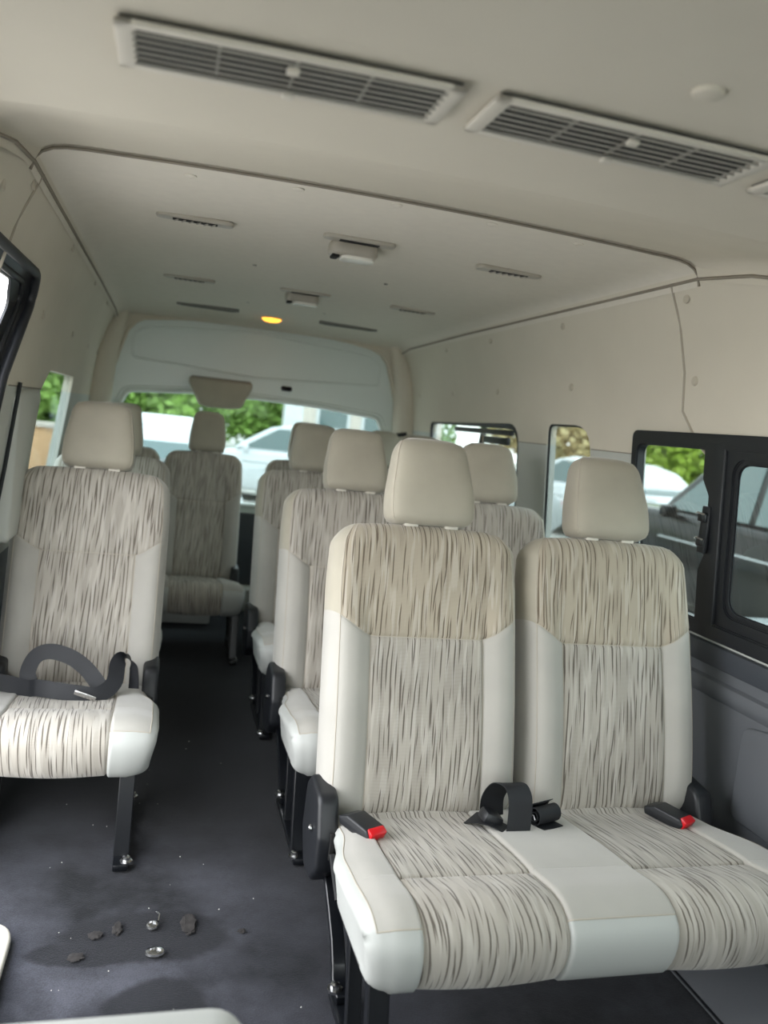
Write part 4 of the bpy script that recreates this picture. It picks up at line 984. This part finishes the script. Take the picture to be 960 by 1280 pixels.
for k, (x, y) in enumerate([(.048, 1.63), (.055, 1.543)]):
    o = empty('floor_anchor', (x, y, .002)); tag(o, ['shiny metal seat anchor in the stained carpet, farther one', 'shiny oval metal seat anchor in the stained carpet, nearer one'][k], 'anchor', 'bare seat anchors in the floor')
    bm = bmesh.new()
    sx = .9 if k == 0 else 1.35
    lathe(bm, [(.014, 0), (.013, .004), (.009, .005), (.008, .002), (.003, .0015)], 16, Matrix.Diagonal((sx, 1, 1, 1))); mkb('washer', bm, M['chrome'], o)
    if k == 0:
        bm = bmesh.new(); atube(bm, [(.012, .01, .003), (.014, .03, .005), (.008, .042, .003)], .0022, 6); mkb('bent_clip', bm, M['chrome'], o)
for k in range(26):
    x = random.uniform(-.2, .33); y = random.uniform(1.3, 2.6)
    if k == 0: crumbs = bmesh.new()
    q = random.uniform(.0007, .0016); abox(crumbs, Vector((x, y, .003)), (q*1.5, q, q), 0, Matrix.Rotation(random.random()*3, 4, 'Z'))
o = mkb('crumbs', crumbs, M['lens']); tag(o, 'tiny pale crumbs scattered on the aisle carpet', 'debris', kind='stuff')
r = empty('under_seat_box', (.14, 4.16, 0)); tag(r, 'pale box on the floor beneath the rear bench', 'box')
box('box_body', (0, 0, .055), (.27, .16, .11), M['trim_grey'], r, .012); box('box_lid', (0, 0, .112), (.285, .175, .012), M['trim_grey'], r, .004)
# ------------------------------------------------------------------ outside
GZ = -.52
g = mk('ground', [(-45, -30, GZ), (45, -30, GZ), (45, 60, GZ), (-45, 60, GZ)], [(0, 1, 2, 3)], M['asphalt'], smooth=False); g['kind'] = 'structure'
def car(name, loc, rz, paint, label, suv=False, L=4.6, W=1.82, group=None, band=None):
    root = empty(name, loc, rz); tag(root, label, 'car', group)
    h = L/2
    if suv:
        body = [(-h, .42), (-h+.02, .85), (-h+.12, 1.02), (-h+.9, 1.08), (.55, 1.10), (h-.35, 1.08), (h-.08, .98), (h, .62), (h-.02, .38), (h-.3, .28), (-h+.3, .28)]
        cab = [(-h+.25, 1.06), (-h+.48, 1.60), (-h+.8, 1.72), (.15, 1.74), (.45, 1.66), (1.15, 1.08)]; R = .38
    else:
        body = [(-h, .45), (-h+.04, .80), (-h+.3, .96), (-h+.9, .98), (.7, .94), (h-.5, .84), (h-.08, .70), (h, .50), (h-.05, .30), (h-.35, .22), (-h+.35, .22)]
        cab = [(-h+.55, .96), (-h+1.05, 1.34), (-h+1.5, 1.45), (.0, 1.46), (.35, 1.38), (1.10, .92)]; R = .33
    wy = (-h+.85, h-.85)
    body = fillet(body, .06, 3)
    bm = bmesh.new(); prism(bm, body, 'X', -W/2, W/2, .07); bo = mkb('body', bm, paint, root)
    def taper(bm, top, k=.16):
        z0 = min(v.co.z for v in bm.verts); z1 = max(v.co.z for v in bm.verts)
        for v in bm.verts: v.co.x *= 1 - k*(v.co.z-z0)/(z1-z0)
    bm = bmesh.new(); prism(bm, fillet(cab, .08, 3), 'X', -W/2+.07, W/2-.07, .05); taper(bm, 0); mkb('cabin', bm, paint, root)
    # glass bands set slightly proud of the cabin, real panes
    cz0, cz1 = min(p[1] for p in cab)+.06, max(p[1] for p in cab)-.09
    cp = cab
    def edge_y(z, front):
        seq = cp[::-1] if front else cp
        for (a, b), (c, d) in zip(seq, seq[1:]):
            if min(b, d) <= z <= max(b, d) and abs(d-b) > 1e-6: return a + (c-a)*(z-b)/(d-b)
        return seq[0][0]
    for sx in (-1, 1):
        ymid = -.25
        for ya, yb in ((None, ymid-.04), (ymid+.04, None)):
            q = []
            for z in (cz0, cz1):
                a = (edge_y(z, False)+.14) if ya is None else ya; b = (edge_y(z, True)-.16) if yb is None else yb
                q.append((a, b, z))
            z0 = min(p[1] for p in cab); z1 = max(p[1] for p in cab)
            V = []
            for a, b, z in (q[0], q[1]):
                xx = (W/2-.07)*(1-.16*(z-z0)/(z1-z0))
                for y in (a, b):
                    V.append((sx*(xx+.006), y, z)); V.append((sx*(xx-.02), y, z))
            mk('side_window', V, [(0, 2, 6, 4), (1, 5, 7, 3), (0, 4, 5, 1), (2, 3, 7, 6), (0, 1, 3, 2), (4, 6, 7, 5)], M['carglass'], root, smooth=False)
    for front in (True, False):
        V = []
        z0 = min(p[1] for p in cab); z1 = max(p[1] for p in cab)
        for z in (cz0, cz1+.02):
            y = edge_y(z, front); s = 1 if front else -1; xx = (W/2-.07)*(1-.16*(z-z0)/(z1-z0)) - .10
            for sx in (-1, 1): V.append((sx*xx, y + s*.012, z)); V.append((sx*xx, y - s*.02, z))
        mk('windscreen', V, [(0, 2, 6, 4), (1, 5, 7, 3), (0, 4, 5, 1), (2, 3, 7, 6), (0, 1, 3, 2), (4, 6, 7, 5)], M['carglass'], root, smooth=False)
    for sx in (-1, 1):
        for y in wy:
            bm = bmesh.new(); lathe(bm, [(R*.62, -.11), (R*.95, -.10), (R, -.06), (R, .06), (R*.95, .10), (R*.64, .11), (R*.6, .06)], 24, Matrix.Translation((sx*(W/2-.09), y, R)) @ Matrix.Rotation(sx*PI/2, 4, 'Y')); wh = mkb('wheel', bm, M['tyre'], root)
            bm = bmesh.new(); mt = Matrix.Translation((sx*(W/2-.09), y, R)) @ Matrix.Rotation(sx*PI/2, 4, 'Y')
            lathe(bm, [(R*.16, .06), (R*.16, .105), (R*.10, .11)], 12, mt)
            for k in range(5): abox(bm, Vector((0, 0, 0)), (.001, .001, .001)); 
            for k in range(10):
                a = k*2*PI/10; p0 = mt @ Vector((R*.12*math.cos(a), R*.12*math.sin(a), .10)); p1 = mt @ Vector((R*.60*math.cos(a), R*.60*math.sin(a), .095)); atube(bm, [p0, p1], [.025, .02], 5)
            rg = [mt @ Vector((R*.62*math.cos(k*PI/12), R*.62*math.sin(k*PI/12), .10)) for k in range(24)]; atube(bm, rg, .014, 6, True)
            mkb('rim', bm, M['rim'], wh)
            # dark wheel arch lip
            ar = [(sx*(W/2+.002), y + (R+.06)*math.cos(t), R + (R+.06)*math.sin(t)) for t in [PI*k/14 for k in range(15)]]
            bm = bmesh.new(); atube(bm, ar, .025, 6); mkb('wheel_arch', bm, M['tyre'] if suv else paint, root)
        bm = bmesh.new(); abox(bm, Vector((sx*(W/2-.30), h-.04, .70 if suv else .62)), (.40, .10, .13), .03); mkb('headlamp', bm, M['lens'], root)
        bm = bmesh.new(); abox(bm, Vector((sx*(W/2-.20), -h+.05, .86 if suv else .74)), (.30, .08, .15), .03); mkb('tail_lamp', bm, M['red'], root)
        bm = bmesh.new(); abox(bm, Vector((sx*(W/2+.06), .75, 1.10 if suv else .98)), (.16, .10, .12), .03); mkb('mirror', bm, paint, root)
        bm = bmesh.new(); abox(bm, Vector((sx*(W/2+.004), -.05, .84 if suv else .74)), (.012, 2.0, .02), .004); mkb('side_moulding', bm, M['rim'], root)
    bm = bmesh.new(); abox(bm, Vector((0, h-.01, .66 if suv else .52)), (.90, .05, .20), .02); mkb('grille', bm, M['black'], root)
    if band:
        for sx in (-1, 1):
            bm = bmesh.new(); abox(bm, Vector((sx*(W/2+.003), -.1, .62)), (.012, L*.8, .30), .004); mkb('coloured_band', bm, band, root)
        bm = bmesh.new(); abox(bm, Vector((0, -h-.0, .66)), (W*.8, .03, .22), .004); mkb('coloured_band', bm, band, root)
        bm = bmesh.new(); abox(bm, Vector((0, h+.02, .62)), (W*.8, .03, .22), .004); mkb('coloured_band', bm, band, root)
    return root
car('black_suv', (5.7, 6.1, GZ), 0, M['carblack'], 'glossy black car parked outside the large right window', True, 4.8, 1.9)
car('silver_car', (3.3, 1.7, GZ), 0, M['carsilver'], 'silver car close outside the sliding right window', False, 4.5, 1.75)
car('white_car', (7.8, 13.8, GZ), math.radians(20), M['carwhite'], 'white car outside the narrow quarter window')
car('white_sedan', (2.3, 15.6, GZ), math.radians(78), M['carwhite'], 'white car behind the van, seen just right of the rear headrest', False, 4.6, 1.85)
car('grey_sedan', (3.5, 11.4, GZ), math.radians(100), M['carsilver'], 'pale grey car behind the van, seen between rear headrests', False, 4.2, 1.8)
car('white_van_car', (-.25, 10.6, GZ), math.radians(184), M['carwhite'], 'white and blue car behind the left side of the tailgate window', False, 4.4, 1.85, band=M['carblue'])
def tree(name, loc, r_, hgt, m, label, n=1500, trunk=True, cat='tree', sq=1.0):
    root = empty(name, loc); tag(root, label, cat, 'trees and shrubs around the car park')
    rnd = random.Random(int(loc[0]*31 + loc[1]*7)); V = []; F = []
    blobs = [(Vector((rnd.uniform(-.6, .6)*r_, rnd.uniform(-.4, .4)*r_, hgt + rnd.uniform(-.35, .35)*r_*sq)), rnd.uniform(.4, .7)*r_) for _ in range(9)]
    for k in range(n):
        c, rb = rnd.choice(blobs); d = Vector((rnd.gauss(0, 1), rnd.gauss(0, 1), rnd.gauss(0, 1))).normalized()*rb*rnd.uniform(.6, 1.02); d.z *= sq
        p = c + d; s = rnd.uniform(.06, .13)*(r_*.5+.5); a = Vector((rnd.gauss(0, 1), rnd.gauss(0, 1), rnd.gauss(0, .6))).normalized(); b = a.cross(Vector((rnd.gauss(0, 1), rnd.gauss(0, 1), rnd.gauss(0, 1)))).normalized()
        if p.z < .05: p.z = .05
        i = len(V); V += [p-a*s, p-b*s*.55, p+a*s, p+b*s*.55]; F.append((i, i+1, i+2, i+3))
    o = mk('foliage', V, F, m, root, smooth=False); o['kind'] = 'stuff'
    if trunk:
        bm = bmesh.new(); atube(bm, [(0, 0, 0), (.05, 0, hgt*.5), (0, .05, hgt*.9)], [.14, .11, .07], 8)
        for k in range(4):
            a = k*1.6; atube(bm, [(0, 0, hgt*.55), (math.cos(a)*r_*.3, math.sin(a)*r_*.3, hgt*.9), (math.cos(a)*r_*.5, math.sin(a)*r_*.5, hgt*1.05)], [.06, .045, .03], 6)
        mkb('trunk', bm, M['bark'], root)
T = [((-9.5, 30, GZ), 2.6, 1.9, 'leaf', 'green leafy tree at the far left, beyond the left rear side window'),
     ((-4.2, 37, GZ), 2.9, 2.1, 'leaf', 'green tree behind the left end of the tailgate window'),
     ((-.4, 30, GZ), 2.6, 1.9, 'leaf', 'green tree above the car with the blue band'),
     ((4.2, 37, GZ), 2.9, 2.1, 'leaf', 'green tree left of the white post'),
     ((7.4, 30, GZ), 2.6, 1.9, 'leaf', 'green tree behind the pale building'),
     ((12.6, 25.2, GZ), 2.2, 2.6, 'leaf3', 'dry yellowish tree beyond the narrow quarter window'),
     ((17.6, 25.8, GZ), 2.7, 2.1, 'leaf2', 'bright yellow-green tree beyond the black car, on its left'),
     ((19.5, 19.0, GZ), 3.0, 2.1, 'leaf2', 'bright yellow-green tree beyond the black car, on its right'),
     ((19.5, 10.5, GZ), 3.2, 2.1, 'leaf2', 'yellow-green tree beyond the silver car')]
for l, r_, h_, m_, lab in T: tree('tree', l, r_, h_, M[m_], lab, 9000)
tree('hedge_shrub', (-2.9, 17.5, GZ), 1.5, 1.5, M['leaf'], 'green shrub beyond the low tan wall', 3000, False, 'shrub')
tree('hedge_shrub', (-6.2, 17.5, GZ), 1.5, 1.7, M['leaf'], 'taller green shrub beyond the low tan wall, farther left', 3000, False, 'shrub')
def building(name, c, s, m, label, nw, face):
    root = empty(name, (c[0], c[1], GZ)); tag(root, label, 'building')
    bm = bmesh.new(); abox(bm, Vector((0, 0, s[2]/2)), s, .03); mkb('wall', bm, m, root)
    bm = bmesh.new(); abox(bm, Vector((0, 0, s[2]+.08)), (s[0]+.3, s[1]+.3, .16), .02); mkb('roof_edge', bm, M['conc'], root)
    for k in range(nw):
        x = -s[0]/2 + s[0]*(k+.5)/nw
        if face == 'y': cc = Vector((x, -s[1]/2-.01, 1.9)); ss = (.9, .06, 1.1)
        else: cc = Vector((s[0]/2+.01, -s[1]/2 + s[1]*(k+.5)/nw, 1.9)); ss = (.06, .9, 1.1)
        bm = bmesh.new(); abox(bm, cc, ss, .01); wn = mkb('window_frame', bm, M['carwhite'], root)
        s2 = tuple(q*.82 if q > .1 else q+.02 for q in ss); bm = bmesh.new(); abox(bm, cc, s2); mkb('window_pane', bm, M['carglass'], wn)
building('pale_building', (5.3, 22.5), (3.6, 3.0, 2.9), M['conc'], 'pale building at the right side of the tailgate window', 3, 'y')
r = empty('low_wall', (-2.75, 12.2, GZ)); tag(r, 'low tan wall beyond the left rear side window', 'wall')
box('wall_body', (0, 0, .55), (3.4, .25, 1.1), M['tanwall'], r, .02); box('coping', (0, 0, 1.13), (3.5, .35, .07), M['conc'], r, .01)
r = empty('white_pillar', (2.75, 19.0, GZ)); tag(r, 'white post standing behind the cars', 'post')
bm = bmesh.new(); abox(bm, Vector((0, 0, 1.5)), (.42, .42, 3.0), .02); mkb('shaft', bm, M['carwhite'], r)
bm = bmesh.new(); abox(bm, Vector((0, 0, .1)), (.6, .6, .2), .02); mkb('plinth', bm, M['conc'], r)
